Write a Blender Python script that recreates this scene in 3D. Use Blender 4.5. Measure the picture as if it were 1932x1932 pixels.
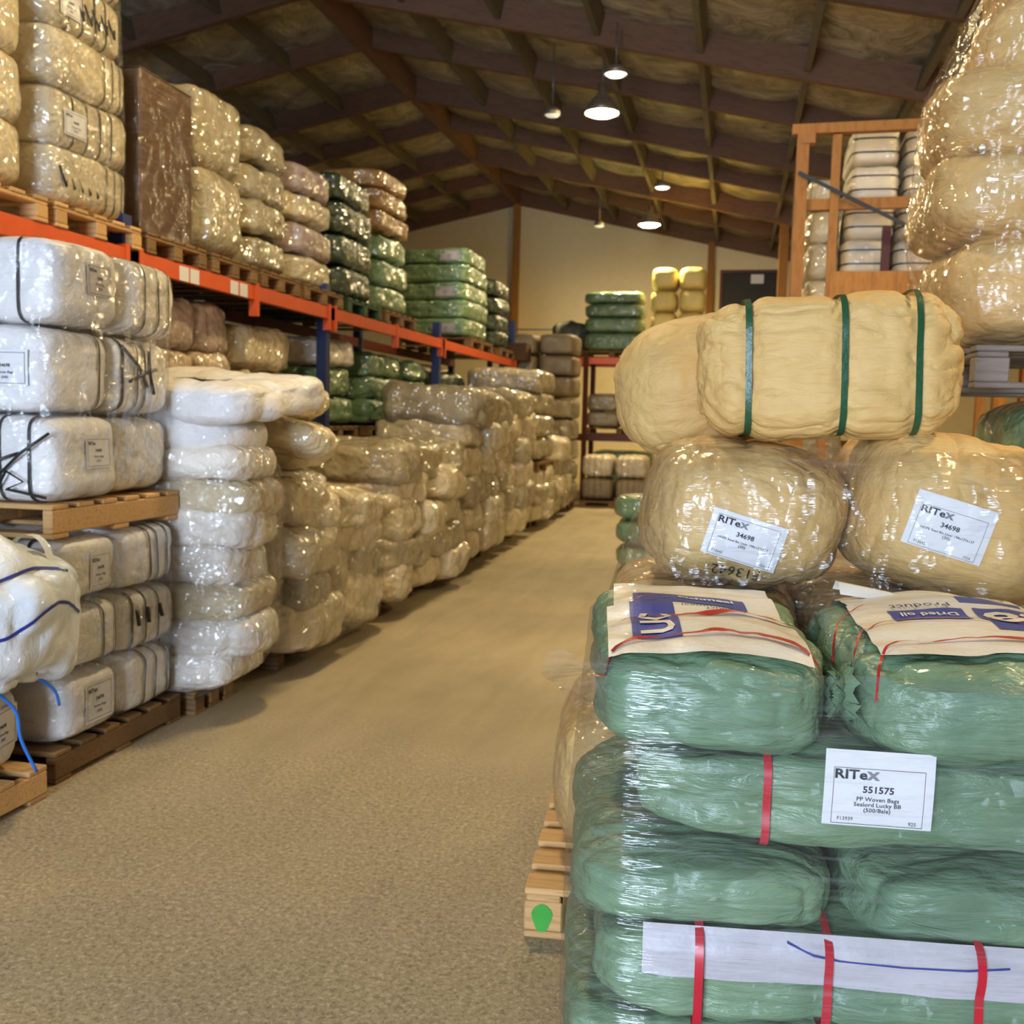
import bpy, bmesh, math, random
import numpy as np
from mathutils import Vector, Matrix, noise as mnoise
from mathutils.bvhtree import BVHTree

random.seed(7)
RS = np.random.RandomState(11)
sc = bpy.context.scene
for o in list(bpy.data.objects):
    bpy.data.objects.remove(o)
COL = sc.collection

# ------------------------------------------------------------------ camera
CAM = (0.0, 0.0, 1.5)
RT = Vector((0.97720634, 0.21089275, 0.02433152))
UP = Vector((-0.04282055, 0.08355178, 0.995583))
FW = Vector((-0.20792829, 0.9739319, -0.09067787))
cd = bpy.data.cameras.new('camera')
cam = bpy.data.objects.new('camera', cd)
COL.objects.link(cam)
m = Matrix((RT, UP, -FW)).transposed().to_4x4()
m.translation = CAM
cam.matrix_world = m
cd.sensor_width = 36.0
cd.lens = 36.0 * 1935.0 / 1932.0
cd.clip_start = 0.05
cd.clip_end = 200
cd.dof.use_dof = True
cd.dof.focus_distance = 2.15
cd.dof.aperture_fstop = 5.6
sc.camera = cam

# ------------------------------------------------------------------ world, daylight through the loading door behind the camera, exposure
w = bpy.data.worlds.new('world')
sc.world = w
w.use_nodes = True
bg = w.node_tree.nodes['Background']
bg.inputs[0].default_value = (0.62, 0.78, 1.0, 1)
bg.inputs[1].default_value = 0.8
sc.view_settings.view_transform = 'Standard'
sc.view_settings.look = 'None'
sc.view_settings.gamma = 1.0
sc.view_settings.use_curve_mapping = False
sc.view_settings.exposure = 0.0
sc.cycles.transparent_max_bounces = 12
sc.cycles.max_bounces = 4
sc.cycles.diffuse_bounces = 3
sc.cycles.glossy_bounces = 2
sc.cycles.use_adaptive_sampling = True
sc.cycles.adaptive_threshold = 0.06

def area(name, loc, target, sx, sy, power, col):
    l = bpy.data.lights.new(name, 'AREA')
    l.shape = 'RECTANGLE'
    l.size = sx
    l.size_y = sy
    l.energy = power
    l.color = col
    o = bpy.data.objects.new(name, l)
    COL.objects.link(o)
    o.location = loc
    d = Vector(target) - Vector(loc)
    o.rotation_euler = d.to_track_quat('-Z', 'Y').to_euler()
    return o
DOOR_POWER = 1100.0
area('door_daylight', (-1.7, -5.9, 2.0), (-2.3, 0.0, 1.1), 2.4, 3.6, DOOR_POWER, (0.64, 0.78, 1.0))
LAMP_STRENGTH = 385.0
LAMP_COL = (1.0, 0.78, 0.41)

# ------------------------------------------------------------------ materials
def rgb(r, g, b):
    f = lambda c: ((c / 255 + 0.055) / 1.055) ** 2.4 if c > 10 else c / 255 / 12.92
    return (f(r), f(g), f(b), 1)

MATS = {}
def newmat(name):
    mt = bpy.data.materials.new(name)
    mt.use_nodes = True
    nt = mt.node_tree
    b = nt.nodes['Principled BSDF']
    MATS[name] = mt
    return mt, nt, b
def N(nt, t, **k):
    n = nt.nodes.new(t)
    for a, v in k.items():
        setattr(n, a, v)
    return n
def coords(nt, scale=(1, 1, 1), kind='Object'):
    tc = N(nt, 'ShaderNodeTexCoord')
    mp = N(nt, 'ShaderNodeMapping')
    mp.inputs['Scale'].default_value = scale
    nt.links.new(tc.outputs[kind], mp.inputs[0])
    return mp.outputs[0]
def noise(nt, vec, scale, detail=3, rough=0.5, dist=0.0, ntype='FBM'):
    n = N(nt, 'ShaderNodeTexNoise')
    n.noise_type = ntype
    n.inputs['Scale'].default_value = scale
    n.inputs['Detail'].default_value = detail
    n.inputs['Roughness'].default_value = rough
    n.inputs['Distortion'].default_value = dist
    nt.links.new(vec, n.inputs['Vector'])
    return n.outputs[0]
def ramp(nt, fac, stops):
    r = N(nt, 'ShaderNodeValToRGB')
    while len(r.color_ramp.elements) < len(stops):
        r.color_ramp.elements.new(0.5)
    for e, (p, c) in zip(r.color_ramp.elements, stops):
        e.position = p
        e.color = c
    nt.links.new(fac, r.inputs[0])
    return r.outputs[0]
def math_(nt, op, a, b=None, clamp=False):
    n = N(nt, 'ShaderNodeMath', operation=op)
    n.use_clamp = clamp
    for i, v in enumerate((a, b)):
        if v is None: continue
        if isinstance(v, (int, float)): n.inputs[i].default_value = v
        else: nt.links.new(v, n.inputs[i])
    return n.outputs[0]
def bump(nt, h, strength, dist, prev=None):
    b = N(nt, 'ShaderNodeBump')
    b.inputs['Strength'].default_value = strength
    b.inputs['Distance'].default_value = dist
    nt.links.new(h, b.inputs['Height'])
    if prev is not None:
        nt.links.new(prev, b.inputs['Normal'])
    return b.outputs[0]

def voro(nt, vec, scale, warp=0.25, wscale=2.5):
    if not warp:
        vt = N(nt, 'ShaderNodeTexVoronoi'); vt.inputs['Scale'].default_value = scale
        nt.links.new(vec, vt.inputs['Vector'])
        return vt.outputs['Distance']
    wn = N(nt, 'ShaderNodeTexNoise'); wn.inputs['Scale'].default_value = wscale; wn.inputs['Detail'].default_value = 2
    nt.links.new(vec, wn.inputs['Vector'])
    sc2 = N(nt, 'ShaderNodeVectorMath', operation='SCALE'); sc2.inputs['Scale'].default_value = warp
    nt.links.new(wn.outputs[1], sc2.inputs[0])
    ad = N(nt, 'ShaderNodeVectorMath', operation='ADD')
    nt.links.new(vec, ad.inputs[0]); nt.links.new(sc2.outputs[0], ad.inputs[1])
    vt = N(nt, 'ShaderNodeTexVoronoi'); vt.inputs['Scale'].default_value = scale
    nt.links.new(ad.outputs[0], vt.inputs['Vector'])
    return vt.outputs['Distance']
def fabric(name, c0, c1, rough=0.5, film=0.0, weave=400.0, crease=(1.0, 4.0, 4.0), sheen=0.0, cb=0.6, sss=0.0):
    mt, nt, b = newmat(name)
    v = coords(nt)
    inf = N(nt, 'ShaderNodeObjectInfo')
    off = N(nt, 'ShaderNodeVectorMath', operation='ADD')
    sclr = N(nt, 'ShaderNodeVectorMath', operation='SCALE')
    cmb = N(nt, 'ShaderNodeCombineXYZ')
    nt.links.new(inf.outputs['Random'], cmb.inputs[0]); nt.links.new(inf.outputs['Random'], cmb.inputs[1])
    nt.links.new(cmb.outputs[0], sclr.inputs[0]); sclr.inputs['Scale'].default_value = 37.0
    nt.links.new(v, off.inputs[0]); nt.links.new(sclr.outputs[0], off.inputs[1])
    vv = off.outputs[0]
    n1 = noise(nt, vv, 3.0, 4, 0.6)
    col = ramp(nt, n1, [(0.3, c0), (0.7, c1)])
    mix = N(nt, 'ShaderNodeHueSaturation')
    nt.links.new(col, mix.inputs['Color'])
    hv = math_(nt, 'MULTIPLY_ADD', inf.outputs['Random'], 0.16)
    hv.node.inputs[2].default_value = 0.92
    nt.links.new(hv, mix.inputs['Value'])
    nt.links.new(mix.outputs[0], b.inputs['Base Color'])
    b.inputs['Roughness'].default_value = rough
    # creases
    mp = N(nt, 'ShaderNodeMapping')
    mp.inputs['Scale'].default_value = crease
    nt.links.new(vv, mp.inputs[0])
    cr = noise(nt, mp.outputs[0], 4.5, 5 if not film > 0.5 else 3, 0.62 if not film > 0.5 else 0.5, 0.6)
    cr2 = noise(nt, mp.outputs[0], 9.0, 2, 0.5, 1.2, 'RIDGED_MULTIFRACTAL')
    nb = bump(nt, cr, cb, 0.035)
    if film < 0.5: nb = bump(nt, cr2, cb * 0.5, 0.006, nb)
    if weave:
        # tape weave: fine crossed waves
        wv = N(nt, 'ShaderNodeTexChecker')
        wv.inputs['Scale'].default_value = weave
        nt.links.new(v, wv.inputs[0])
        nb = bump(nt, wv.outputs[1], 0.25, 0.0012, nb)
    nt.links.new(nb, b.inputs['Normal'])
    if sss:
        b.inputs['Subsurface Weight'].default_value = sss
        b.inputs['Subsurface Radius'].default_value = (0.05, 0.045, 0.04)
    if film:
        big = film > 0.6 and name != 'tan_film'
        b.inputs['Coat Weight'].default_value = film
        b.inputs['Coat Roughness'].default_value = 0.17 if big else 0.12
        b.inputs['Coat IOR'].default_value = 1.9 if big else 1.6
        fb = bump(nt, voro(nt, vv, 7.0, 0.35), 1.0, 0.065 if big else 0.05)
        fb = bump(nt, voro(nt, vv, 19.0, 0), 1.0, 0.013, fb)
        nt.links.new(fb, b.inputs['Coat Normal'])
    return mt

fabric('green', rgb(94, 123, 98), rgb(122, 148, 112), 0.38, 0.1, 420, (1, 2.6, 5), cb=0.5)
fabric('tan', rgb(208, 166, 98), rgb(222, 184, 116), 0.6, 0.0, 500, (1.2, 5, 5), cb=0.35)
fabric('tan_film', rgb(208, 168, 102), rgb(224, 188, 122), 0.55, 0.7, 0, (2, 4, 5), cb=0.45)
fabric('white', rgb(214, 210, 208), rgb(232, 228, 224), 0.5, 0.25, 0, (2, 4, 4), cb=0.4)
fabric('white_film', rgb(214, 206, 194), rgb(232, 224, 212), 0.5, 0.9, 0, (1.5, 4, 3), cb=0.7)
fabric('cream_film', rgb(188, 172, 140), rgb(212, 196, 162), 0.5, 0.95, 0, (1.5, 4, 3), cb=0.8)
fabric('grey_film', rgb(146, 134, 108), rgb(168, 154, 124), 0.5, 1.0, 0, (1.5, 4, 3), cb=0.7)
fabric('pink_film', rgb(164, 142, 136), rgb(184, 162, 152), 0.5, 0.9, 0, (1.5, 4, 3), cb=0.6)
fabric('mauve_film', rgb(170, 148, 122), rgb(190, 166, 138), 0.5, 0.9, 0, (1.5, 4, 3), cb=0.7)
fabric('green_film', rgb(96, 128, 92), rgb(124, 152, 110), 0.45, 0.95, 0, (1.5, 4, 4), cb=0.6)
fabric('dark_green_film', rgb(34, 52, 38), rgb(52, 70, 50), 0.45, 0.95, 0, (1.5, 4, 4), cb=0.6)
fabric('brown_film', rgb(140, 104, 58), rgb(166, 122, 66), 0.5, 0.9, 0, (1.5, 4, 4), cb=0.4)
fabric('cream', rgb(226, 208, 176), rgb(238, 222, 190), 0.5, 0.2, 0, (2, 4, 4), cb=0.3)
fabric('yellow', rgb(236, 208, 120), rgb(248, 224, 140), 0.55, 0.3, 0, (2, 4, 4), cb=0.3)
fabric('taupe', rgb(120, 104, 78), rgb(142, 124, 94), 0.6, 0.3, 0, (2, 4, 4), cb=0.4)
fabric('bulk_bag', rgb(206, 214, 224), rgb(226, 230, 234), 0.4, 0.3, 0, (2, 2, 1.5), cb=0.35)

def plain(name, col, rough=0.5, metal=0.0, coat=0.0, vary=0.0, bumpa=0.0, bscale=60):
    mt, nt, b = newmat(name)
    b.inputs['Base Color'].default_value = col
    b.inputs['Roughness'].default_value = rough
    b.inputs['Metallic'].default_value = metal
    b.inputs['Coat Weight'].default_value = coat
    v = coords(nt)
    if vary:
        n = noise(nt, v, 6, 5, 0.6)
        c2 = tuple(c * (1 - vary) for c in col[:3]) + (1,)
        nt.links.new(ramp(nt, n, [(0.35, c2), (0.65, col)]), b.inputs['Base Color'])
    if bumpa:
        n = noise(nt, v, bscale, 4, 0.6)
        nt.links.new(bump(nt, n, bumpa, 0.01), b.inputs['Normal'])
    return mt
plain('strap_black', rgb(38, 38, 38), 0.4)
plain('strap_green', rgb(34, 78, 46), 0.35, bumpa=0.2)
plain('strap_red', rgb(186, 30, 48), 0.3, coat=0.3)
plain('ribbon_red', rgb(176, 34, 30), 0.35, bumpa=0.2)
plain('strap_blue', rgb(40, 120, 220), 0.35)
plain('paper', rgb(216, 214, 214), 0.6)
plain('ink', rgb(34, 34, 40), 0.6)
plain('ink_grey', rgb(120, 120, 124), 0.6)
plain('ink_blue', rgb(36, 50, 140), 0.5)
plain('sheet', rgb(226, 216, 198), 0.45, coat=0.25, vary=0.04, bumpa=0.5, bscale=14)
plain('sheet_lilac', rgb(188, 182, 186), 0.45, coat=0.25, vary=0.04, bumpa=0.4, bscale=14)
plain('orange_paint', rgb(212, 82, 26), 0.45, vary=0.12)
plain('orange_bright', rgb(240, 104, 40), 0.45, vary=0.08)  # orange_paint lightened in place of stronger light on the far beams
plain('orange_dull', rgb(176, 112, 48), 0.55, vary=0.25)
plain('rust_red', rgb(96, 36, 22), 0.55, vary=0.2)
plain('blue_paint', rgb(24, 42, 92), 0.45, vary=0.15)
plain('steel_grey', rgb(120, 126, 132), 0.4, 0.6, vary=0.15)
plain('black_panel', rgb(40, 38, 34), 0.7, vary=0.2)
plain('lamp_housing', rgb(150, 140, 120), 0.4, 0.6)
plain('grey_tarp', rgb(96, 96, 84), 0.6, coat=0.2, bumpa=0.7, bscale=8)
plain('green_dull', rgb(40, 74, 34), 0.6, vary=0.3)
plain('green_paint', rgb(60, 160, 50), 0.6, vary=0.2)

def wood(name, c0, c1, sc_=(1, 14, 14), rough=0.75):
    mt, nt, b = newmat(name)
    v = coords(nt, sc_)
    inf = N(nt, 'ShaderNodeObjectInfo')
    n = noise(nt, v, 6, 6, 0.65, 0.5)
    c = ramp(nt, n, [(0.25, c0), (0.55, c1), (0.8, tuple(x * 0.8 for x in c1[:3]) + (1,))])
    h = N(nt, 'ShaderNodeHueSaturation')
    nt.links.new(c, h.inputs['Color'])
    hv = math_(nt, 'MULTIPLY_ADD', inf.outputs['Random'], 0.4)
    hv.node.inputs[2].default_value = 0.78
    nt.links.new(hv, h.inputs['Value'])
    nt.links.new(h.outputs[0], b.inputs['Base Color'])
    b.inputs['Roughness'].default_value = rough
    nt.links.new(bump(nt, n, 0.4, 0.01), b.inputs['Normal'])
wood('pallet_wood', rgb(166, 122, 74), rgb(206, 162, 104))
wood('pallet_wood_old', rgb(94, 70, 42), rgb(134, 100, 58))
wood('pallet_wood_grey', rgb(110, 100, 92), rgb(140, 128, 116))
wood('roof_timber', rgb(84, 58, 42), rgb(112, 80, 56), (1, 6, 6))
wood('roof_purlin', rgb(78, 72, 58), rgb(104, 96, 76), (6, 1, 6))
wood('post_timber', rgb(128, 84, 34), rgb(160, 108, 44), (8, 8, 1))
wood('cage_timber', rgb(150, 96, 42), rgb(184, 124, 60), (5, 5, 1))
wood('cardboard', rgb(72, 45, 20), rgb(88, 58, 26), (0.4, 0.4, 0.4), 0.8)

# stretch film: clear, only its gloss, wrinkles and streaks show
def film_mat(name, cells, c_scale, c_dist, f_scale, f_dist, streak, rough):
    mt, nt, b = newmat(name)
    nt.nodes.remove(b)
    out = nt.nodes['Material Output']
    v = coords(nt, cells)
    f2 = noise(nt, coords(nt, (1.5, 1.5, 22)), 3.0, 3, 0.7, 0.4)
    nb = bump(nt, voro(nt, v, c_scale, 0.35), 1.0, c_dist)
    nb = bump(nt, voro(nt, v, f_scale, 0), 1.0, f_dist, nb)
    nb = bump(nt, f2, 0.8, streak, nb)
    tr = N(nt, 'ShaderNodeBsdfTransparent'); tr.inputs[0].default_value = (1, 1, 1, 1)
    gl = N(nt, 'ShaderNodeBsdfGlossy'); gl.inputs['Roughness'].default_value = rough
    nt.links.new(nb, gl.inputs['Normal'])
    df = N(nt, 'ShaderNodeBsdfDiffuse'); df.inputs[0].default_value = (0.8, 0.8, 0.8, 1)
    fr = N(nt, 'ShaderNodeFresnel'); fr.inputs[0].default_value = 1.5
    nt.links.new(nb, fr.inputs['Normal'])
    fac = math_(nt, 'MINIMUM', math_(nt, 'MULTIPLY', fr.outputs[0], 1.1), 0.30)
    hz = math_(nt, 'MULTIPLY', ramp(nt, f2, [(0.5, (0, 0, 0, 1)), (0.75, (1, 1, 1, 1))]), 0.08)
    hz2 = math_(nt, 'ADD', hz, 0.015)
    m1 = N(nt, 'ShaderNodeMixShader'); m2 = N(nt, 'ShaderNodeMixShader')
    nt.links.new(hz2, m1.inputs[0]); nt.links.new(tr.outputs[0], m1.inputs[1]); nt.links.new(df.outputs[0], m1.inputs[2])
    nt.links.new(fac, m2.inputs[0]); nt.links.new(m1.outputs[0], m2.inputs[1]); nt.links.new(gl.outputs[0], m2.inputs[2])
    nt.links.new(m2.outputs[0], out.inputs[0])
film_mat('stretch_film', (1, 1, 1), 8.0, 0.030, 26.0, 0.006, 0.008, 0.11)
film_mat('stretch_film_tight', (0.35, 0.35, 2.2), 7.0, 0.014, 24.0, 0.0022, 0.010, 0.10)

# foil
mt, nt, b = newmat('roof_foil')
v = coords(nt, (1, 1, 1))
n = noise(nt, v, 2.2, 6, 0.65, 1.0)
b.inputs['Base Color'].default_value = rgb(206, 196, 168)
nt.links.new(ramp(nt, n, [(0.3, rgb(130, 124, 108)), (0.7, rgb(226, 220, 200))]), b.inputs['Base Color'])
b.inputs['Metallic'].default_value = 0.45
b.inputs['Roughness'].default_value = 0.38
nt.links.new(bump(nt, n, 1.0, 0.12), b.inputs['Normal'])

# concrete floor with a worn, pitted patch near the camera
mt, nt, b = newmat('concrete')
v = coords(nt, (1, 1, 1))
n1 = noise(nt, v, 0.9, 6, 0.6, 0.3)
base = ramp(nt, n1, [(0.3, rgb(156, 140, 108)), (0.7, rgb(174, 158, 126))])
n4 = noise(nt, coords(nt, (2.5, 0.5, 1)), 2.0, 5, 0.6, 0.5)
st = ramp(nt, n4, [(0.35, (0.86, 0.86, 0.86, 1)), (0.6, (1, 1, 1, 1))])
mm = N(nt, 'ShaderNodeMix', data_type='RGBA', blend_type='MULTIPLY'); mm.inputs[0].default_value = 1.0
nt.links.new(base, mm.inputs[6]); nt.links.new(st, mm.inputs[7])
# pitted mask: blotchy, limited to y < 2.9
sep = N(nt, 'ShaderNodeSeparateXYZ'); nt.links.new(v, sep.inputs[0])
n2 = noise(nt, v, 1.6, 5, 0.65, 0.4)
edge = math_(nt, 'MULTIPLY_ADD', sep.outputs[1], -1.0); edge.node.inputs[2].default_value = 2.75
e2 = math_(nt, 'ADD', edge, math_(nt, 'MULTIPLY_ADD', n2, 3.4)); e2.node.inputs[1].node.inputs[2].default_value = -1.9
mask = math_(nt, 'MULTIPLY', e2, 0.8, True)
mask = math_(nt, 'MULTIPLY', mask, 0.55)
sp = noise(nt, v, 60, 4, 0.8, 0.5)
spc = ramp(nt, sp, [(0.38, rgb(100, 86, 66)), (0.46, rgb(160, 142, 112)), (0.56, rgb(180, 162, 132)), (0.66, rgb(222, 208, 182))])
m3 = N(nt, 'ShaderNodeMix', data_type='RGBA')
nt.links.new(mask, m3.inputs[0]); nt.links.new(mm.outputs[2], m3.inputs[6]); nt.links.new(spc, m3.inputs[7])
nt.links.new(m3.outputs[2], b.inputs['Base Color'])
b.inputs['Roughness'].default_value = 0.62
b.inputs['Specular IOR Level'].default_value = 0.35
hb = math_(nt, 'MULTIPLY', sp, mask)
nb = bump(nt, hb, 0.6, 0.006)
nb = bump(nt, n1, 0.15, 0.02, nb)
nt.links.new(nb, b.inputs['Normal'])

plain('wall_cream', rgb(236, 218, 172), 0.8, vary=0.05)
plain('wall_outer', rgb(170, 160, 140), 0.85, vary=0.05)
mt, nt, b = newmat('lamp_glow')
b.inputs['Emission Color'].default_value = LAMP_COL + (1,)
b.inputs['Emission Strength'].default_value = LAMP_STRENGTH
mt, nt, b = newmat('lamp_glow_far')
b.inputs['Emission Color'].default_value = LAMP_COL + (1,)
b.inputs['Emission Strength'].default_value = LAMP_STRENGTH * 2.6
mt, nt, b = newmat('lamp_dim')  # glow of the lens ghost discs, not a real lamp
b.inputs['Emission Color'].default_value = (1.0, 0.93, 0.80, 1)
b.inputs['Emission Strength'].default_value = 3.0
mt, nt, b = newmat('lamp_faint')  # weaker glow for the faint lens ghost discs
b.inputs['Emission Color'].default_value = (1.0, 0.85, 0.62, 1)
b.inputs['Emission Strength'].default_value = 0.6

# ------------------------------------------------------------------ mesh helpers
def mesh_obj(name, verts, faces, mat, parent=None, loc=(0, 0, 0), rot=(0, 0, 0), smooth=True):
    me = bpy.data.meshes.new(name)
    verts = np.asarray(verts, dtype=np.float32)
    me.from_pydata(verts.tolist(), [], faces if isinstance(faces, list) else faces.tolist())
    if smooth:
        me.polygons.foreach_set('use_smooth', np.ones(len(me.polygons), dtype=bool))
    me.materials.append(MATS[mat])
    me.update()
    o = bpy.data.objects.new(name, me)
    COL.objects.link(o)
    o.location = loc
    o.rotation_euler = rot
    if parent: o.parent = parent
    return o
def link_mesh(name, me, parent=None, loc=(0, 0, 0), rot=(0, 0, 0)):
    o = bpy.data.objects.new(name, me)
    COL.objects.link(o)
    o.location = loc
    o.rotation_euler = rot
    if parent: o.parent = parent
    return o
def empty(name, loc=(0, 0, 0), rot=(0, 0, 0)):
    o = bpy.data.objects.new(name, None)
    COL.objects.link(o)
    o.location = loc
    o.rotation_euler = rot
    o.empty_display_size = 0.1
    return o
def tag(o, label, cat, group=None, kind=None):
    if label: o['label'] = label
    if cat: o['category'] = cat
    if group: o['group'] = group
    if kind: o['kind'] = kind
    return o
BF = [(0, 3, 2, 1), (4, 5, 6, 7), (0, 1, 5, 4), (1, 2, 6, 5), (2, 3, 7, 6), (3, 0, 4, 7)]
def box_vf(x0, x1, y0, y1, z0, z1):
    return [(x0, y0, z0), (x1, y0, z0), (x1, y1, z0), (x0, y1, z0), (x0, y0, z1), (x1, y0, z1), (x1, y1, z1), (x0, y1, z1)], BF
def box(name, b6, mat, parent=None, bevel=0.0, loc=(0, 0, 0), rot=(0, 0, 0)):
    x0, x1, y0, y1, z0, z1 = b6
    bm = bmesh.new()
    vs = [bm.verts.new(p) for p in box_vf(*b6)[0]]
    for f in BF: bm.faces.new([vs[i] for i in f])
    if bevel:
        bmesh.ops.bevel(bm, geom=list(bm.edges), offset=bevel, segments=1, affect='EDGES', profile=0.5)
    me = bpy.data.meshes.new(name)
    bm.to_mesh(me); bm.free()
    me.materials.append(MATS[mat])
    return link_mesh(name, me, parent, loc, rot)
def bars(name, blist, mat, parent=None, loc=(0, 0, 0), rot=(0, 0, 0)):
    V, F = [], []
    for b6 in blist:
        v_, f_ = box_vf(*b6)
        n0 = len(V)
        V += v_; F += [tuple(i + n0 for i in f) for f in f_]
    return mesh_obj(name, V, F, mat, parent, loc, rot, smooth=False)
def tube_vf(pts, r, n=8):
    V, F = [], []
    pts = [Vector(p) for p in pts]
    for i, p in enumerate(pts):
        t = (pts[min(i + 1, len(pts) - 1)] - pts[max(i - 1, 0)]).normalized()
        a = t.orthogonal().normalized(); b_ = t.cross(a)
        if i and True:
            a = (pa - t * pa.dot(t)).normalized(); b_ = t.cross(a)
        pa = a
        for k in range(n):
            q = p + (a * math.cos(2 * math.pi * k / n) + b_ * math.sin(2 * math.pi * k / n)) * r
            V.append(tuple(q))
    for i in range(len(pts) - 1):
        for k in range(n):
            F.append((i * n + k, i * n + (k + 1) % n, (i + 1) * n + (k + 1) % n, (i + 1) * n + k))
    F.append(tuple(range(n))[::-1]); F.append(tuple(range((len(pts) - 1) * n, len(pts) * n)))
    return V, F

# numpy value noise
TAB = RS.rand(4096)
def vnoise(P, seed=0):
    i = np.floor(P).astype(np.int64); f = P - i
    u = f * f * f * (f * (f * 6 - 15) + 10)
    r = 0
    for dx in (0, 1):
        wx = u[:, 0] if dx else 1 - u[:, 0]
        for dy in (0, 1):
            wy = u[:, 1] if dy else 1 - u[:, 1]
            for dz in (0, 1):
                wz = u[:, 2] if dz else 1 - u[:, 2]
                h = ((i[:, 0] + dx) * 73856093) ^ ((i[:, 1] + dy) * 19349663) ^ ((i[:, 2] + dz) * 83492791) ^ (seed * 2654435)
                r = r + wx * wy * wz * TAB[(h ^ (h >> 7)) & 4095]
    return r
def fbm(P, seed=0, oct=3):
    a, s, r = 1.0, 0.0, 0
    for k in range(oct):
        r = r + a * vnoise(P * (2.03 ** k), seed + k * 17); s += a; a *= 0.5
    return r / s
def ridge(P, seed=0, oct=3):
    a, s, r = 1.0, 0.0, 0
    for k in range(oct):
        v_ = 1 - np.abs(2 * vnoise(P * (2.1 ** k), seed + k * 31) - 1)
        r = r + a * v_ ** 3; s += a; a *= 0.55
    return r / s

CUBE = {}
def cube_grid(nx, ny, nz):
    key = (nx, ny, nz)
    if key in CUBE: return CUBE[key]
    V, F = [], []
    n = {0: nx, 1: ny, 2: nz}
    for ax in range(3):
        a1, a2 = (ax + 1) % 3, (ax + 2) % 3
        for s in (-1, 1):
            u = np.linspace(-1, 1, n[a1] + 1); v_ = np.linspace(-1, 1, n[a2] + 1)
            U, W = np.meshgrid(u, v_, indexing='ij')
            P = np.zeros((U.size, 3)); P[:, a1] = U.ravel(); P[:, a2] = W.ravel(); P[:, ax] = s
            base = sum(len(q) for q in V)
            I = np.arange(U.size).reshape(U.shape) + base
            q = np.stack([I[:-1, :-1], I[1:, :-1], I[1:, 1:], I[:-1, 1:]], -1).reshape(-1, 4)
            if s < 0: q = q[:, ::-1]
            V.append(P); F.append(q)
    V = np.concatenate(V); F = np.concatenate(F)
    key2 = np.round(V * 100000).astype(np.int64)
    _, idx, inv = np.unique(key2, axis=0, return_index=True, return_inverse=True)
    V = V[idx]; F = inv.reshape(-1)[F]
    # ease towards the edges so that rounded corners get enough vertices
    V = np.sign(V) * (1 - (1 - np.abs(V)) ** 1.15)
    CUBE[key] = (V, F)
    return V, F

class Bale:
    """Surface of a soft bale. size = full (x, y, z); straps at positions in -1..1 along `axis`."""
    def __init__(s, size, axis=0, k=6.0, straps=(), pinch=0.05, pw=0.06, low=0.02, lf=3.0, cr=0.008, cf=(4, 12, 12), seed=0, gather=0.0, sag=0.0, mid=0.0, facet=0.0, ff=4.0):
        s.__dict__.update(locals()); s.h = np.array(size) / 2.0
    def at(s, P, detail=True, off=0.0):
        P = np.asarray(P, float)
        k = s.k
        q = P / (np.sum(np.abs(P) ** k, 1) ** (1 / k))[:, None]
        a = s.axis
        t = q[:, a]
        sc_ = np.ones(len(q))
        for st in s.straps:
            sc_ -= s.pinch * np.exp(-((t - st) / s.pw) ** 2)
        if s.gather:
            g = np.clip((np.abs(t) - 0.6) / 0.4, 0, 1)
            sc_ *= 1 - s.gather * g ** 2
        if s.mid:
            sc_ *= 1 + s.mid * (1 - t * t)
        pos = q * s.h
        for b_ in range(3):
            if b_ != a: pos[:, b_] *= sc_
        n = np.sign(q) * np.abs(q) ** (k - 1) / s.h
        n /= np.linalg.norm(n, axis=1)[:, None] + 1e-9
        sd = s.seed * 3.77
        d = s.low * (fbm(pos * s.lf + sd, s.seed, 2) - 0.5) * 2
        if s.facet:
            wf_ = pos + 0.08 * (fbm(pos * 4 + sd + 21, s.seed + 9, 2)[:, None] - 0.5)
            d = d - s.facet * (1 - np.abs(2 * vnoise(wf_ * s.ff + sd, s.seed + 11) - 1)) * 1.2 - 0.5 * s.facet * (1 - np.abs(2 * vnoise(wf_ * s.ff * 2.1 + sd, s.seed + 13) - 1)) + 0.9 * s.facet
        if detail and s.cr:
            cf = np.array(s.cf, float)
            wq = pos + 0.06 * (fbm(pos * 6 + sd + 9, s.seed + 5, 2)[:, None] - 0.5)
            d = d - s.cr * 1.6 * ridge(wq * cf + sd, s.seed + 3, 3)
            d = d + s.cr * 1.0 * (fbm(wq * cf * 0.8 + sd + 4, s.seed + 8, 3) - 0.5)
        pos = pos + n * (d + off)[:, None] if not np.isscalar(d) else pos + n * (d + off)
        if s.sag:
            pos[:, 2] -= s.sag * (pos[:, a] / s.h[a]) ** 2
        pos[:, 2] += s.h[2]
        pos[:, 2] = np.maximum(pos[:, 2], 0.0)
        return pos

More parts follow.
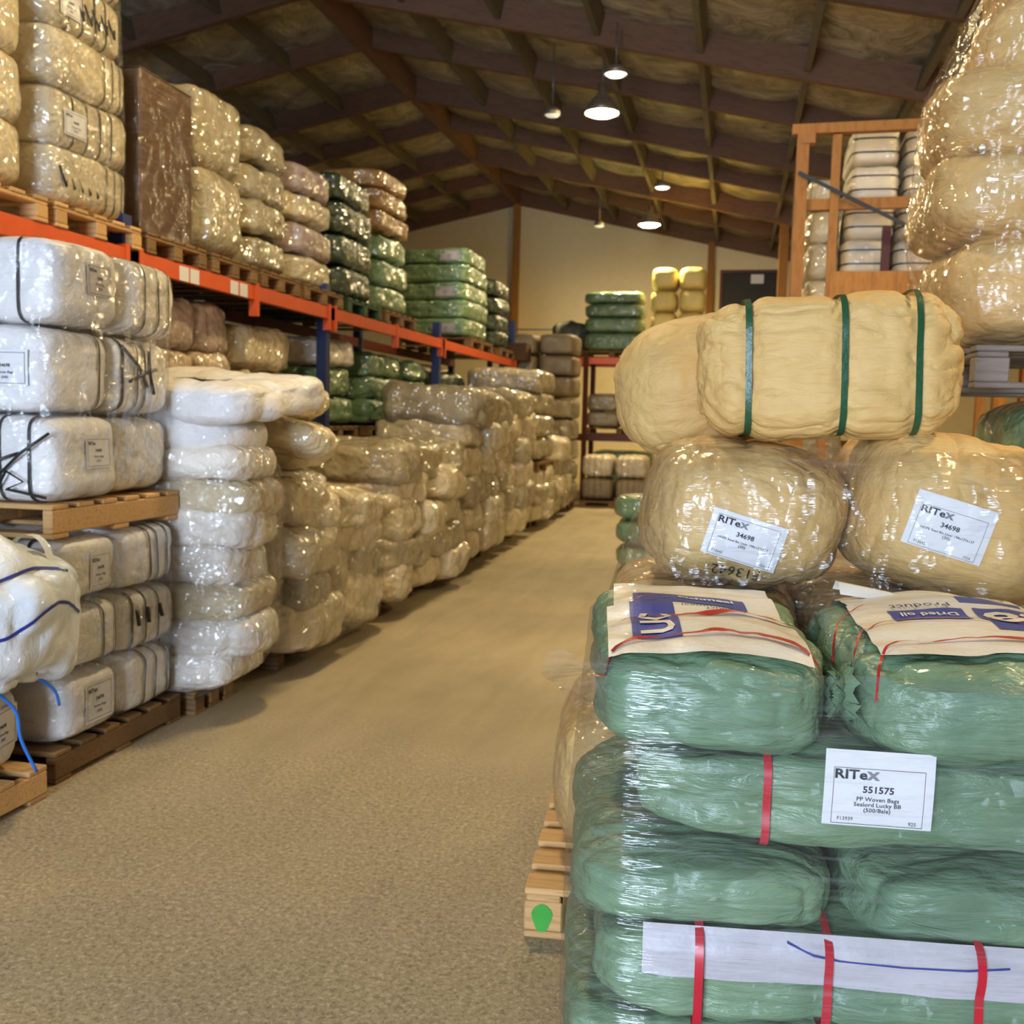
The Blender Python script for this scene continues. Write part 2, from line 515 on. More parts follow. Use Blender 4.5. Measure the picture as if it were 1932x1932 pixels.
def ring_mesh(B, s, width, off=0.004, n=96, dis=0.0):
    """A strap ring round the bale at s (in -1..1 along its axis)."""
    a = B.axis; a1, a2 = (a + 1) % 3, (a + 2) % 3
    t = np.linspace(0, 2 * math.pi, n, endpoint=False)
    c, sn = np.cos(t), np.sin(t)
    mx = np.maximum(np.abs(c), np.abs(sn))
    V = []
    for e in (-1, 1):
        P = np.zeros((n, 3))
        P[:, a] = s + e * width / (2 * B.h[a]) + dis * np.sin(t + 1.0)
        P[:, a1] = c / mx; P[:, a2] = sn / mx
        # keep it on the side of the bale, not on the end cap
        tgt = P[:, a].copy()
        for _ in range(12):
            q = np.abs(P) ** B.k
            qa = P[:, a] / (q.sum(1) ** (1 / B.k))
            P[:, a] = np.clip(P[:, a] + (tgt - qa) * 0.9, -0.999, 0.999)
        V.append(P)
    V0 = B.at(V[0], False, off); V1 = B.at(V[1], False, off)
    V = np.concatenate([V0, V1])
    V = np.concatenate([V, V])
    F = [(i, (i + 1) % n, n + (i + 1) % n, n + i) for i in range(n)]
    return V[:2 * n], F

BALES = []
def bale(name, label, cat, loc, size, mat, seg=(16, 14, 8), rot=(0, 0, 0), group=None, strapmat=None, strapw=0.012, strapoff=0.004, **kw):
    B = Bale(size, seed=len(BALES) + 1, **kw)
    P, F = cube_grid(*seg)
    V = B.at(P)
    parts = bool(B.straps) and strapmat
    if parts:
        root = empty(name, loc, rot)
        body = mesh_obj('wrapping', V, F, mat, root)
        for st in B.straps:
            v_, f_ = ring_mesh(B, st, strapw, strapoff)
            mesh_obj('strap', v_, f_, strapmat, root)
    else:
        root = mesh_obj(name, V, F, mat, None, loc, rot)
        body = root
    tag(root, label, cat, group)
    root['_'] = 0; del root['_']
    rec = dict(root=root, V=V, F=F, B=B, loc=Vector(loc), rot=rot)
    BALES.append(rec)
    return rec
def world_pts(rec):
    R = Matrix.LocRotScale(Vector(rec['loc']), __import__('mathutils').Euler(rec['rot']), None)
    A = np.array(R)
    return rec['V'] @ A[:3, :3].T + A[:3, 3]
def bvh_of(rec, local=True):
    return BVHTree.FromPolygons([tuple(v_) for v_ in (rec['V'] if local else world_pts(rec))], [tuple(int(i) for i in f) for f in rec['F']])

def patch(name, bvh, c, u, v, w_, h_, nd, mat, parent, off=0.004, n=(10, 8), smoothk=2, lim=None):
    """A sheet of w_ x h_ centred on c, laid along -nd onto the surface of bvh (coordinates of the parent). Returns (object, mapper)."""
    c, u, v, nd = Vector(c), Vector(u).normalized(), Vector(v).normalized(), Vector(nd).normalized()
    nx, ny = n
    D = np.zeros((nx + 1, ny + 1))
    for i in range(nx + 1):
        for j in range(ny + 1):
            best = None
            p = c + u * (i / nx - .5) * w_ + v * (j / ny - .5) * h_
            for ex, ey in ((0, 0), (.4, .4), (-.4, .4), (.4, -.4), (-.4, -.4)):
                p2 = p + u * ex * w_ / nx + v * ey * h_ / ny
                hit = bvh.ray_cast(p2 + nd * 0.5, -nd, 1.2)
                if hit[0] is not None:
                    dd = (hit[0] - p2).dot(nd)
                    best = dd if best is None else max(best, dd)
            D[i, j] = best if best is not None else np.nan
    if np.isnan(D).any():
        D[np.isnan(D)] = np.nanmin(D) if not np.isnan(D).all() else 0
    if lim is not None: D = np.maximum(D, np.median(D) - lim)
    top = D.copy()
    for _ in range(smoothk):
        E_ = np.pad(D, 1, mode='edge')
        D = (E_[:-2, 1:-1] + E_[2:, 1:-1] + E_[1:-1, :-2] + E_[1:-1, 2:] + D) / 5
        D = np.maximum(D, top * 0.5 + D * 0.5)
    D = np.maximum(D, top) + off
    def f(a, b_, e=0.0):
        x = min(max(a, 0), 1) * nx; y = min(max(b_, 0), 1) * ny
        i = min(int(x), nx - 1); j = min(int(y), ny - 1); fx, fy = x - i, y - j
        d = D[i, j] * (1 - fx) * (1 - fy) + D[i + 1, j] * fx * (1 - fy) + D[i, j + 1] * (1 - fx) * fy + D[i + 1, j + 1] * fx * fy
        return c + u * (a - .5) * w_ + v * (b_ - .5) * h_ + nd * (d + e)
    V = [tuple(f(i / nx, j / ny)) for i in range(nx + 1) for j in range(ny + 1)]
    F = [(i * (ny + 1) + j, (i + 1) * (ny + 1) + j, (i + 1) * (ny + 1) + j + 1, i * (ny + 1) + j + 1) for i in range(nx) for j in range(ny)]
    o = mesh_obj(name, V, F, mat, parent)
    return o, f

TXT = {}
def text_vf(s, bold=0.0, xs=1.0):
    key = (s, bold, xs)
    if key in TXT: return TXT[key]
    c = bpy.data.curves.new('t', 'FONT')
    c.body = s; c.size = 1.0; c.offset = bold; c.resolution_u = 2
    o = bpy.data.objects.new('t', c)
    COL.objects.link(o)
    bpy.context.view_layer.update()
    me = o.evaluated_get(bpy.context.evaluated_depsgraph_get()).to_mesh()
    bm = bmesh.new(); bm.from_mesh(me)
    bmesh.ops.triangulate(bm, faces=bm.faces)
    V = np.array([tuple(q.co)[:2] for q in bm.verts]); F = [tuple(q.index for q in f.verts) for f in bm.faces]
    bm.free()
    bpy.data.objects.remove(o); bpy.data.curves.remove(c)
    V[:, 0] *= xs
    TXT[key] = (V, F)
    return V, F

def print_on(f, W, H_, items, name, mat, parent, e=0.0016):
    """items: ('t', text, x, y, size, bold, align, angle) or ('r', x0, y0, x1, y1); metres on the sheet, origin at its lower left."""
    V, F = [], []
    for it in items:
        if it[0] == 't':
            _, s, x, y, size, bold, al, ang = it[:8]
            xs = it[8] if len(it) > 8 else 1.0
            v_, f_ = text_vf(s, bold, xs)
            v_ = v_ * size
            wd = v_[:, 0].max() - v_[:, 0].min()
            v_ = v_ - [v_[:, 0].min() + (wd / 2 if al == 'c' else wd if al == 'r' else 0), 0]
            ca, sa = math.cos(ang), math.sin(ang)
            v_ = np.stack([v_[:, 0] * ca - v_[:, 1] * sa + x, v_[:, 0] * sa + v_[:, 1] * ca + y], 1)
        elif it[0] == 'r':
            _, x0, y0, x1, y1 = it
            k = 12; k2 = 12 if y1 - y0 > 0.02 else 2
            v_ = np.array([(x0 + (x1 - x0) * i / k, y0 + (y1 - y0) * j / k2) for i in range(k + 1) for j in range(k2 + 1)])
            f_ = [(i * (k2 + 1) + j, (i + 1) * (k2 + 1) + j, (i + 1) * (k2 + 1) + j + 1, i * (k2 + 1) + j + 1) for i in range(k) for j in range(k2)]
        elif it[0] == 'p':
            v_ = np.array(it[1]); f_ = [tuple(range(len(v_)))]
        n0 = len(V)
        for p in v_:
            V.append(tuple(f(min(max(p[0] / W, 0.003), .997), min(max(p[1] / H_, 0.003), .997), e)))
        F += [tuple(i + n0 for i in q) for q in f_]
    return mesh_obj(name, V, F, mat, parent, smooth=False)

def frame_items(x0, y0, x1, y1, t):
    return [('r', x0, y0, x1, y0 + t), ('r', x0, y1 - t, x1, y1), ('r', x0, y0, x0 + t, y1), ('r', x1 - t, y0, x1, y1)]

def flat_sheet(name, c, u, v, w_, h_, nd, mat, parent, curl):
    c, u, v, nd = Vector(c), Vector(u).normalized(), Vector(v).normalized(), Vector(nd).normalized()
    def f(a, b_, e=0.0):
        return c + u * (a - .5) * w_ + v * (b_ - .5) * h_ + nd * (e - curl * (2 * b_ - 1) ** 2)
    n = 14
    V = [tuple(f(i / n, j / n)) for i in range(n + 1) for j in range(n + 1)]
    F = [(i * (n + 1) + j, (i + 1) * (n + 1) + j, (i + 1) * (n + 1) + j + 1, i * (n + 1) + j + 1) for i in range(n) for j in range(n)]
    return mesh_obj(name, V, F, mat, parent), f
def bale_label(rec, c, u, v, nd, big=True, W=0.21, H_=0.148, num='551575', lines=('PP Woven Bags', 'Sealord Lucky BB', '(500/Bale)'), foot=('F13939', '925'), grid=(12, 9), flat=None):
    bvh = bvh_of(rec)
    o, f = patch('label', bvh, c, u, v, W, H_, nd, 'paper', rec['root'], n=grid, smoothk=4) if flat is None else flat_sheet('label', c, u, v, W, H_, nd, 'paper', rec['root'], flat)
    o['label'] = 'white paper label with printed stock number'
    s = W / 0.21
    it = frame_items(0.017 * s, 0.004 * s, 0.192 * s, 0.118 * s, 0.0009 * s)
    ink = [('t', 'RITe', 0.0195 * s, 0.0965 * s, 0.026 * s, 0.028, 'l', 0, 1.26)]
    if big:
        ink += [('t', num, 0.104 * s, 0.070 * s, 0.0185 * s, 0.022, 'c', 0, 1.1)]
        y = 0.053
        for l in lines:
            ink.append(('t', l, 0.104 * s, y * s, 0.0115 * s if len(l) < 20 else 0.0088 * s, 0.01, 'c', 0, 1.12)); y -= 0.0112
        ink += [('t', foot[0], 0.029 * s, 0.011 * s, 0.0105 * s, 0.0, 'l', 0), ('t', foot[1], 0.180 * s, 0.008 * s, 0.0105 * s, 0.0, 'r', 0)]
    print_on(f, W, H_, it + ink, 'printing', 'ink', o)
    print_on(f, W, H_, [('t', 'x', 0.0795 * s, 0.0965 * s, 0.033 * s, 0.03, 'l', 0, 1.25)], 'printing', 'ink_grey', o)
    return o
def small_label(rec, c, u, v, nd, W=0.2, H_=0.14, mat='paper', rows=4, seed=0):
    """A far label: header mark and lines of small print."""
    bvh = bvh_of(rec)
    o, f = patch('label', bvh, c, u, v, W, H_, nd, mat, rec['root'], n=(5, 4))
    it = [('t', 'RITex', 0.1 * W, 0.74 * H_, 0.15 * H_, 0.03, 'l', 0), ('t', '34698', 0.5 * W, 0.52 * H_, 0.13 * H_, 0.02, 'c', 0),
          ('t', 'Woven Bags', 0.5 * W, 0.34 * H_, 0.1 * H_, 0.01, 'c', 0), ('t', '(500)', 0.5 * W, 0.2 * H_, 0.1 * H_, 0.01, 'c', 0)]
    it += frame_items(0.06 * W, 0.06 * H_, 0.94 * W, 0.92 * H_, 0.01 * W)
    print_on(f, W, H_, it, 'printing', 'ink', o)
    return o

def film_around(name, label, recs, z0, z1, group=None, off=0.006, nz=40, na=120, wr=0.006, ztop=None, cx=None, cy=None, hull3=True, extra=(), mat='stretch_film'):
    """Stretch film: horizontal slices of the convex hull of the load it is wrapped round."""
    P = np.concatenate([world_pts(r)[::3] for r in recs])
    P = P[(P[:, 2] > z0 - 0.08) & (P[:, 2] < z1 + 0.08)]
    if len(extra): P = np.concatenate([P, np.array(extra, float)])
    bm = bmesh.new()
    for p in P: bm.verts.new(p)
    r = bmesh.ops.convex_hull(bm, input=bm.verts)
    bmesh.ops.delete(bm, geom=[v_ for v_ in bm.verts if not v_.link_faces], context='VERTS')
    bmesh.ops.triangulate(bm, faces=bm.faces)
    t = BVHTree.FromBMesh(bm)
    bm.free()
    cx = P[:, 0].mean() if cx is None else cx; cy = P[:, 1].mean() if cy is None else cy
    V = []
    for j in range(nz + 1):
        z = z0 + (z1 - z0) * j / nz
        for i in range(na):
            a = 2 * math.pi * i / na
            d = Vector((math.cos(a), math.sin(a), 0))
            hit = t.ray_cast(Vector((cx, cy, z)) + d * 4, -d, 4)
            q = hit[0] if hit[0] is not None else Vector((cx, cy, z)) + d * 0.3
            V.append((q + d * off)[:])
    V = np.array(V)
    dr = V - np.array([cx, cy, 0]); dr[:, 2] = 0; dr /= np.linalg.norm(dr, axis=1)[:, None]
    V = V + dr * (wr * (ridge(V * np.array([5, 5, 22]), len(name) + len(recs), 3) - 0.4))[:, None]
    # ragged top edge
    V[-na:, 2] += 0.02 * (fbm(V[-na:] * 9, 3, 2) - 0.5)
    F = [(j * na + i, j * na + (i + 1) % na, (j + 1) * na + (i + 1) % na, (j + 1) * na + i) for j in range(nz) for i in range(na)]
    o = mesh_obj(name, V, F, mat)
    return tag(o, label, 'film', group)

# ------------------------------------------------------------------ setting
X0, X1, YN, YF = -16.0, 6.6, -6.0, 24.0
RX, RZ, SL = -5.15, 6.50, 0.215          # ridge x, height of the timber soffit at the ridge, slope
def roof_z(x, up=0.0): return RZ - SL * abs(x - RX) + up
fl = mesh_obj('floor', [(X0, YN - 3, 0), (X1, YN - 3, 0), (X1, YF, 0), (X0, YF, 0)], [(0, 1, 2, 3)], 'concrete', smooth=False)
fl['kind'] = 'structure'
# gable wall: painted panels with recessed joints, each panel a part
wf = empty('wall_far', (0, YF, 0)); wf['kind'] = 'structure'
xs = [X0, -13.75, -9.45, RX, -0.66, 3.0, X1]
for a, b_ in zip(xs[:-1], xs[1:]):
    g = 0.012
    za, zb = roof_z(a, 0.60), roof_z(b_, 0.60)
    V = [(a + g, 0, 0), (b_ - g, 0, 0), (b_ - g, 0, zb), (a + g, 0, za), (a + g, 0.15, 0), (b_ - g, 0.15, 0), (b_ - g, 0.15, zb), (a + g, 0.15, za)]
    mesh_obj('panel', V, [(0, 1, 2, 3), (7, 6, 5, 4), (0, 4, 5, 1), (1, 5, 6, 2), (2, 6, 7, 3), (3, 7, 4, 0)], 'wall_cream', wf, smooth=False)
for nm, x in (('wall_left', X0), ('wall_right', X1)):
    o = box(nm, (x - 0.1, x + 0.1, YN, YF, 0, roof_z(x, 0.4)), 'wall_outer'); o['kind'] = 'structure'
# near wall with the open loading door behind the camera
o = bars('wall_near', [(X0, -2.9, YN - 0.1, YN + 0.1, 0, 3.2), (1.7, X1, YN - 0.1, YN + 0.1, 0, 3.2), (X0, X1, YN - 0.1, YN + 0.1, 3.9, 4.2), (-2.9, 1.7, YN - 0.1, YN + 0.1, 3.9, 4.0), (X0, -2.9, YN - 0.1, YN + 0.1, 3.2, 3.9), (1.7, X1, YN - 0.1, YN + 0.1, 3.2, 3.9)], 'wall_outer')
V = [(X0, 0, 4.2), (X1, 0, 4.2), (X1, 0, roof_z(X1, 0.4)), (RX, 0, roof_z(RX, 0.4)), (X0, 0, roof_z(X0, 0.4))]
mesh_obj('panel', V, [(0, 1, 2, 3, 4)], 'wall_outer', o, loc=(0, YN, 0), smooth=False)
o['kind'] = 'structure'
# roof: sagging foil sheets over purlins, cross timbers below
ceil = empty('ceiling', (RX, 0, RZ)); ceil['kind'] = 'structure'
ceil_loc = Vector((RX, 0, RZ))
for side in (-1, 1):
    xe = X0 if side < 0 else X1
    nx, ny = 80, 150
    u = np.linspace(0, abs(xe - RX), nx + 1); yv = np.linspace(YN, YF, ny + 1)
    U, Y = np.meshgrid(u, yv, indexing='ij')
    P = np.stack([U.ravel(), Y.ravel(), np.zeros(U.size)], 1)
    sagx = np.abs(np.sin(np.pi * (P[:, 0] - 0.0) / 1.15))
    z = 0.33 - SL * P[:, 0] - 0.06 * sagx + 0.05 * (fbm(P * 2.3, 4, 3) - .5)
    V = np.stack([side * P[:, 0], P[:, 1], z], 1)
    I = np.arange(U.size).reshape(U.shape)
    F = np.stack([I[:-1, :-1], I[1:, :-1], I[1:, 1:], I[:-1, 1:]], -1).reshape(-1, 4)
    mesh_obj('foil_sheet', V, F, 'roof_foil', ceil)
    L = abs(xe - RX)
    ang = math.atan(SL) * side
    k = 1
    while k * 1.15 < L:
        d = k * 1.15
        box('purlin', (-0.035, 0.035, YN, YF, 0.04, 0.26), 'roof_purlin', ceil, loc=(side * d, 0, -SL * d), rot=(0, ang, 0))
        k += 1
    for j in range(15):
        y = YF - 0.1 - 2.0 * j
        main = j % 2 == 0
        dp = 0.06 if main else -0.02
        me_name = 'rafter'
        o = box(me_name, (0, L / math.cos(ang), -0.045, 0.045, 0.02 - dp, 0.30), 'roof_timber', ceil, loc=(0, y, 0), rot=(0, ang if side > 0 else math.pi - ang * 1.0, 0)) if side > 0 else \
            box(me_name, (-L / math.cos(ang), 0, -0.045, 0.045, 0.02 - dp, 0.30), 'roof_timber', ceil, loc=(0, y, 0), rot=(0, ang, 0))
# outer roof skin keeps the daylight out
V = [(X0 - RX - .3, YN - .5, -SL * (RX - X0) + 0.62), (0, YN - .5, 0.62), (X1 - RX + .3, YN - .5, -SL * (X1 - RX) + 0.62), (X0 - RX - .3, YF + .5, -SL * (RX - X0) + 0.62), (0, YF + .5, 0.62), (X1 - RX + .3, YF + .5, -SL * (X1 - RX) + 0.62)]
mesh_obj('roof_skin', V, [(0, 1, 4, 3), (1, 2, 5, 4)], 'steel_grey', ceil, smooth=False)
box('ridge_beam', (-0.07, 0.07, YN, YF, -0.04, 0.3), 'roof_timber', ceil)
# timber columns: two on the gable wall, others along the right bay line
COLS = [(RX, YF - 0.12, 0.075), (-0.66, YF - 0.12, 0.075), (0.76, 20.0, 0.085), (0.80, 16.0, 0.085)]
for i, (x, y, h) in enumerate(COLS):
    o = box('trim_%d' % (i + 1), (-h, h, -h, h, 0, roof_z(x, 0.02)), 'post_timber', loc=(x, y, 0), bevel=0.006)
    o['kind'] = 'structure'
# dark hatch high on the gable wall with a paper notice
d = empty('door_1', (0.21, YF - 0.03, 3.2)); d['kind'] = 'structure'
box('door_leaf', (-0.60, 0.60, -0.05, 0, 0, 1.68), 'black_panel', d, 0.01)
bars('door_frame', [(-0.66, -0.60, -0.08, 0, 0, 1.74), (0.60, 0.66, -0.08, 0, 0, 1.74), (-0.60, 0.60, -0.08, 0, 1.68, 1.74)], 'rust_red', d)
box('notice', (0.02, 0.30, -0.062, -0.052, 1.44, 1.64), 'paper', d)

# ------------------------------------------------------------------ lamps
def lamp(name, loc, label, r, mat, grp=None):
    t = empty(name, loc)
    prof = [(r * 0.25, 0.1), (r * 0.6, 0.09), (r * 0.98, 0.06), (r * 1.03, 0.0), (r * 1.0, 0.0), (r * 0.95, 0.03), (r * 0.6, 0.04)] if r < 0.15 else [(r * 0.25, 0.34), (r * 0.3, 0.22), (r * 0.62, 0.16), (r * 0.9, 0.08), (r * 1.05, 0.0), (r * 1.02, 0.0), (r * 0.86, 0.08), (r * 0.6, 0.13)]
    n = 18
    V = [(q * math.cos(2 * math.pi * k / n), q * math.sin(2 * math.pi * k / n), z) for q, z in prof for k in range(n)]
    F = [(j * n + k, j * n + (k + 1) % n, (j + 1) * n + (k + 1) % n, (j + 1) * n + k) for j in range(len(prof) - 1) for k in range(n)]
    V.append((0, 0, prof[0][1])); F += [(len(V) - 1, (k + 1) % n, k) for k in range(n)]
    mesh_obj('reflector', V, F, 'lamp_housing', t)
    V = [(r * 0.97 * math.cos(2 * math.pi * k / n), r * 0.97 * math.sin(2 * math.pi * k / n), 0.012) for k in range(n)] + \
        [(r * 0.7 * math.cos(2 * math.pi * k / n), r * 0.7 * math.sin(2 * math.pi * k / n), -r * 0.10) for k in range(n)] + [(0, 0, -r * 0.13)]
    F = [(k, n + k, n + (k + 1) % n, (k + 1) % n) for k in range(n)] + [(n + k, 2 * n, n + (k + 1) % n) for k in range(n)]
    mesh_obj('lens', V, F, mat, t)
    top = roof_z(loc[0], 0.1) - loc[2]
    v_, f_ = tube_vf([(0, 0, prof[0][1] - 0.01), (0, 0, max(top, 0.36))], 0.008)
    mesh_obj('hanger', v_, f_, 'steel_grey', t)
    return tag(t, label, 'lamp', grp)
lamp('high_bay_lamp', (-1.70, 12.55, 5.15), 'glaring warm high bay lamp, the nearer of the two bright ones under the roof', 0.20, 'lamp_glow', 'bright hanging high bay lamps')
lamp('high_bay_lamp', (-1.70, 19.6, 5.15), 'bright warm high bay lamp hanging farther away, near the gable wall', 0.20, 'lamp_glow_far', 'bright hanging high bay lamps')
hid = 'warm high bay lamp hanging above the aisle, out of frame over the camera end'
lamp('high_bay_lamp', (-1.70, 5.5, 5.15), 'warm high bay lamp above the aisle, just above the top edge of the photo', 0.20, 'lamp_glow', 'bright hanging high bay lamps')
lamp('high_bay_lamp', (3.4, 8.5, 4.4), 'warm high bay lamp over the right hand bay, outside the photo', 0.20, 'lamp_glow', 'bright hanging high bay lamps')  # added out of view for more sparkle on the film
lamp('high_bay_lamp', (3.4, 15.5, 4.4), 'warm high bay lamp over the far right bay, outside the photo', 0.20, 'lamp_glow', 'bright hanging high bay lamps')  # another unseen lamp, added for highlights on the wrapped loads
lamp('high_bay_lamp', (2.8, 4.2, 4.5), 'warm high bay lamp above the tan pile at right, outside the photo', 0.20, 'lamp_glow', 'bright hanging high bay lamps')  # added lamp, placed to warm the cage fronts and tan pile tops
lamp('round_ceiling_light', (-1.42, 11.5, 5.25), 'round white ceiling light just above the nearer glaring lamp', 0.125, 'lamp_dim')  # lens ghosts of the bright lamps, modelled as glowing discs
lamp('round_ceiling_light', (-1.29, 17.0, 5.25), 'small round white ceiling light above the farther bright lamp', 0.125, 'lamp_dim')
lamp('round_ceiling_light', (-2.30, 12.55, 5.15), 'faint round ceiling light left of the nearer glaring lamp', 0.10, 'lamp_faint')
lamp('round_ceiling_light', (-2.68, 19.9, 5.2), 'faintest small ceiling light, against the gable wall', 0.10, 'lamp_faint')

# ------------------------------------------------------------------ pallets
PM = {}
def pbox(key, b6, mat, bev=0.004):
    k = (key, b6, mat)
    if k not in PM:
        o = box(key, b6, mat, None, bev); PM[k] = o.data; bpy.data.objects.remove(o)
    return PM[k]
def pallet(label, loc, lx, ly, mat='pallet_wood_old', kind='block', h=0.13, rz=0.0, group='wooden pallets', nb=None):
    """Origin at the centre of its footprint. Boards run along x; lx, ly footprint."""
    t = empty('wooden_pallet', loc, (0, 0, rz))
    tag(t, label, 'pallet', group)
    nb = nb or max(5, int(ly / 0.15))
    bw = 0.105
    tb = 0.02
    if kind == 'block':
        m_ = pbox('top_board', (-lx / 2, lx / 2, -bw / 2, bw / 2, h - tb, h), mat)
        for i in range(nb):
            y = -ly / 2 + bw / 2 + (ly - bw) * i / (nb - 1)
            link_mesh('top_board', m_, t, (0, y, 0), (0, 0, random.uniform(-.006, .006)))
        m_ = pbox('stringer_board', (-0.05, 0.05, -ly / 2, ly / 2, h - 2 * tb, h - tb - 0.001), mat)
        bh = h - 3 * tb
        mb = pbox('block', (-0.055, 0.055, -0.045, 0.045, tb + 0.001, h - 2 * tb - 0.001), mat)
        mu = pbox('bottom_board', (-lx / 2, lx / 2, -0.05, 0.05, 0.0, tb), mat)
        for xx in (-lx / 2 + 0.055, 0, lx / 2 - 0.055):
            link_mesh('stringer_board', m_, t, (xx, 0, 0))
            for yy in (-ly / 2 + 0.047, 0, ly / 2 - 0.047):
                link_mesh('block', mb, t, (xx, yy, 0))
        for yy in (-ly / 2 + 0.05, 0, ly / 2 - 0.05):
            link_mesh('bottom_board', mu, t, (0, yy, 0))
    else:
        # two-way pallet: bearers run along y, boards along x
        m_ = pbox('top_board', (-lx / 2, lx / 2, -bw / 2, bw / 2, h - tb, h), mat)
        for i in range(nb):
            y = -ly / 2 + bw / 2 + (ly - bw) * i / (nb - 1)
            link_mesh('top_board', m_, t, (0, y, 0))
        mb = pbox('bearer', (-0.022, 0.022, -ly / 2, ly / 2, tb + 0.001, h - tb - 0.001), mat)
        for xx in (-lx / 2 + 0.022, 0, lx / 2 - 0.022):
            link_mesh('bearer', mb, t, (xx, 0, 0))
        mu = pbox('bottom_board', (-lx / 2, lx / 2, -bw / 2, bw / 2, 0, tb), mat)
        for yy in (-ly / 2 + bw / 2, 0, ly / 2 - bw / 2):
            link_mesh('bottom_board', mu, t, (0, yy, 0))
    return t

ORD = ['bottom', 'second', 'third', 'fourth', 'fifth', 'sixth', 'seventh', 'eighth', 'ninth', 'tenth']
def stack(phrase, look, cat, name, x0, x1, y0, y1, z0, zs, mat, cols=1, rows=1, group=None, jit=0.01, tilt=0.02, bulge=0.0, seg=(14, 12, 8), altern=False, names=None, lean=0.0, **kw):
    """Layers of soft goods. zs: layer heights. cols: bales per layer along y, rows: along x. Returns the bale records."""
    recs = []
    z = z0
    n = len(zs)
    mats = mat if isinstance(mat, (list, tuple)) else [mat] * n
    for i, hz in enumerate(zs):
        cc = cols[i] if isinstance(cols, (list, tuple)) else cols
        wy = (y1 - y0) / cc
        for c in range(cc):
            for r in range(rows):
                wx = (x1 - x0) / rows
                ord_ = 'top' if i == n - 1 and n > 1 else ORD[i]
                place = []
                if cc == 2: place.append(('near', 'far')[c])
                if cc == 3: place.append(('near', 'middle', 'far')[c])
                if rows == 2: place.append(('back', 'aisle side')[r] if x1 < 0 else ('left', 'right')[r])
                lab = '%s, %s layer%s, %s' % (look, ord_, (' ' + ' '.join(place)) if place else '', phrase)
                k2 = dict(kw)
                if 'straps' in k2 and callable(k2['straps']): k2['straps'] = k2['straps'](i, c)
                if 'axis' in k2 and callable(k2['axis']): k2['axis'] = k2['axis'](i, c)
                dx = random.uniform(-jit, jit); dy = random.uniform(-jit, jit) * 0.4
                rec = bale(name, lab, cat, (x0 + wx * (r + .5) + dx + lean * i, y0 + wy * (c + .5) + dy, z), (wx * random.uniform(0.985, 1.03) + bulge, wy * 0.995, hz * 1.13),
                           mats[i], seg=seg, rot=(random.uniform(-tilt, tilt) * .3, random.uniform(-tilt, tilt) * .5, random.uniform(-tilt, tilt)), group=group, **k2)
                recs.append(rec)
        z += hz
    return recs

def turn(before, pivot, a):
    M = Matrix.Translation(Vector(pivot)) @ Matrix.Rotation(a, 4, 'Z') @ Matrix.Translation(-Vector(pivot))
    for o_ in list(COL.objects):
        if o_.name not in before and o_.parent is None:
            o_.matrix_basis = M @ o_.matrix_basis
def names_now(): return set(o_.name for o_ in COL.objects)
# ================================================================== RIGHT FOREGROUND: green bales on their pallet
before = names_now()
GX0 = -0.27
pallet('wooden pallet under the green bales in the foreground', (0.33, 2.42, 0), 1.2, 0.8, 'pallet_wood', 'block', 0.13)
GR = 'green woven bag bales in the foreground'
gk = dict(mat='green', group=GR)
g = {}
def gb(key, label, loc, size, **kw):
    kk = dict(k=5.5, facet=0.012, ff=6.0, low=0.014, lf=3.5, cr=0.010, cf=(2.2, 6, 9), seg=(84, 56, 34), axis=0)
    kk.update(kw)
    g[key] = bale('woven_bag_bale', label, 'bale', loc, size, gk['mat'], group=gk['group'], **kk)
    return g[key]
gb('r5a', 'lowest green bale at the left of the foreground pile, cut by the bottom edge', (-0.005, 2.40, 0.135), (0.60, 0.80, 0.185), rot=(0, 0, 0.02))
gb('r5b', 'lowest green bale at the right, under printed white sheeting with red outline', (0.63, 2.40, 0.135), (0.60, 0.80, 0.185), rot=(0, 0, -0.02))
gb('r4', 'long green bale with white sheeting and three red straps', (0.36, 2.20, 0.30), (1.20, 0.42, 0.205), straps=(-0.64, -0.225, 0.245), pinch=0.035, pw=0.05, strapmat='strap_red', strapw=0.0165, strapoff=0.016)
gb('r4b', 'long green bale behind the one with three red straps, same layer', (0.42, 2.61, 0.30), (1.10, 0.40, 0.20), seg=(40, 20, 14))
gb('r3a', 'green bale bulging out at the left below the numbered label bale', (-0.02, 2.415, 0.492), (0.575, 0.82, 0.180), cf=(2, 9, 9), sag=0.02, k=4.2, rot=(0.05, 0.0, 0.015))
gb('r3b', 'green bale at the right below the numbered label bale', (0.575, 2.40, 0.486), (0.60, 0.80, 0.180), k=4.6, sag=0.01, cf=(2, 9, 9), rot=(0.05, 0, -0.02))
gb('r2', 'long green bale with the big white numbered label and one red strap', (0.42, 2.205, 0.655), (1.16, 0.40, 0.215), straps=(-0.56,), pinch=0.03, strapmat='strap_red', strapw=0.0155, strapoff=0.006, k=5)
gb('r2b', 'long green bale behind the big white numbered label, same layer', (0.52, 2.61, 0.655), (0.98, 0.38, 0.21), seg=(40, 20, 14))
gb('r1a', 'top left green bale of the foreground pile, under printed fishmeal bags', (-0.018, 2.37, 0.848), (0.52, 0.80, 0.235), k=4.2, cr=0.013, cf=(3, 6, 9), rot=(0.03, 0.015, 0.0), low=0.02)
gb('r1b', 'top right green bale of the foreground pile, under printed bags', (0.53, 2.37, 0.848), (0.56, 0.80, 0.235), k=4.2, cr=0.013, cf=(3, 6, 9), rot=(0.03, 0.0, 0.0), low=0.02)

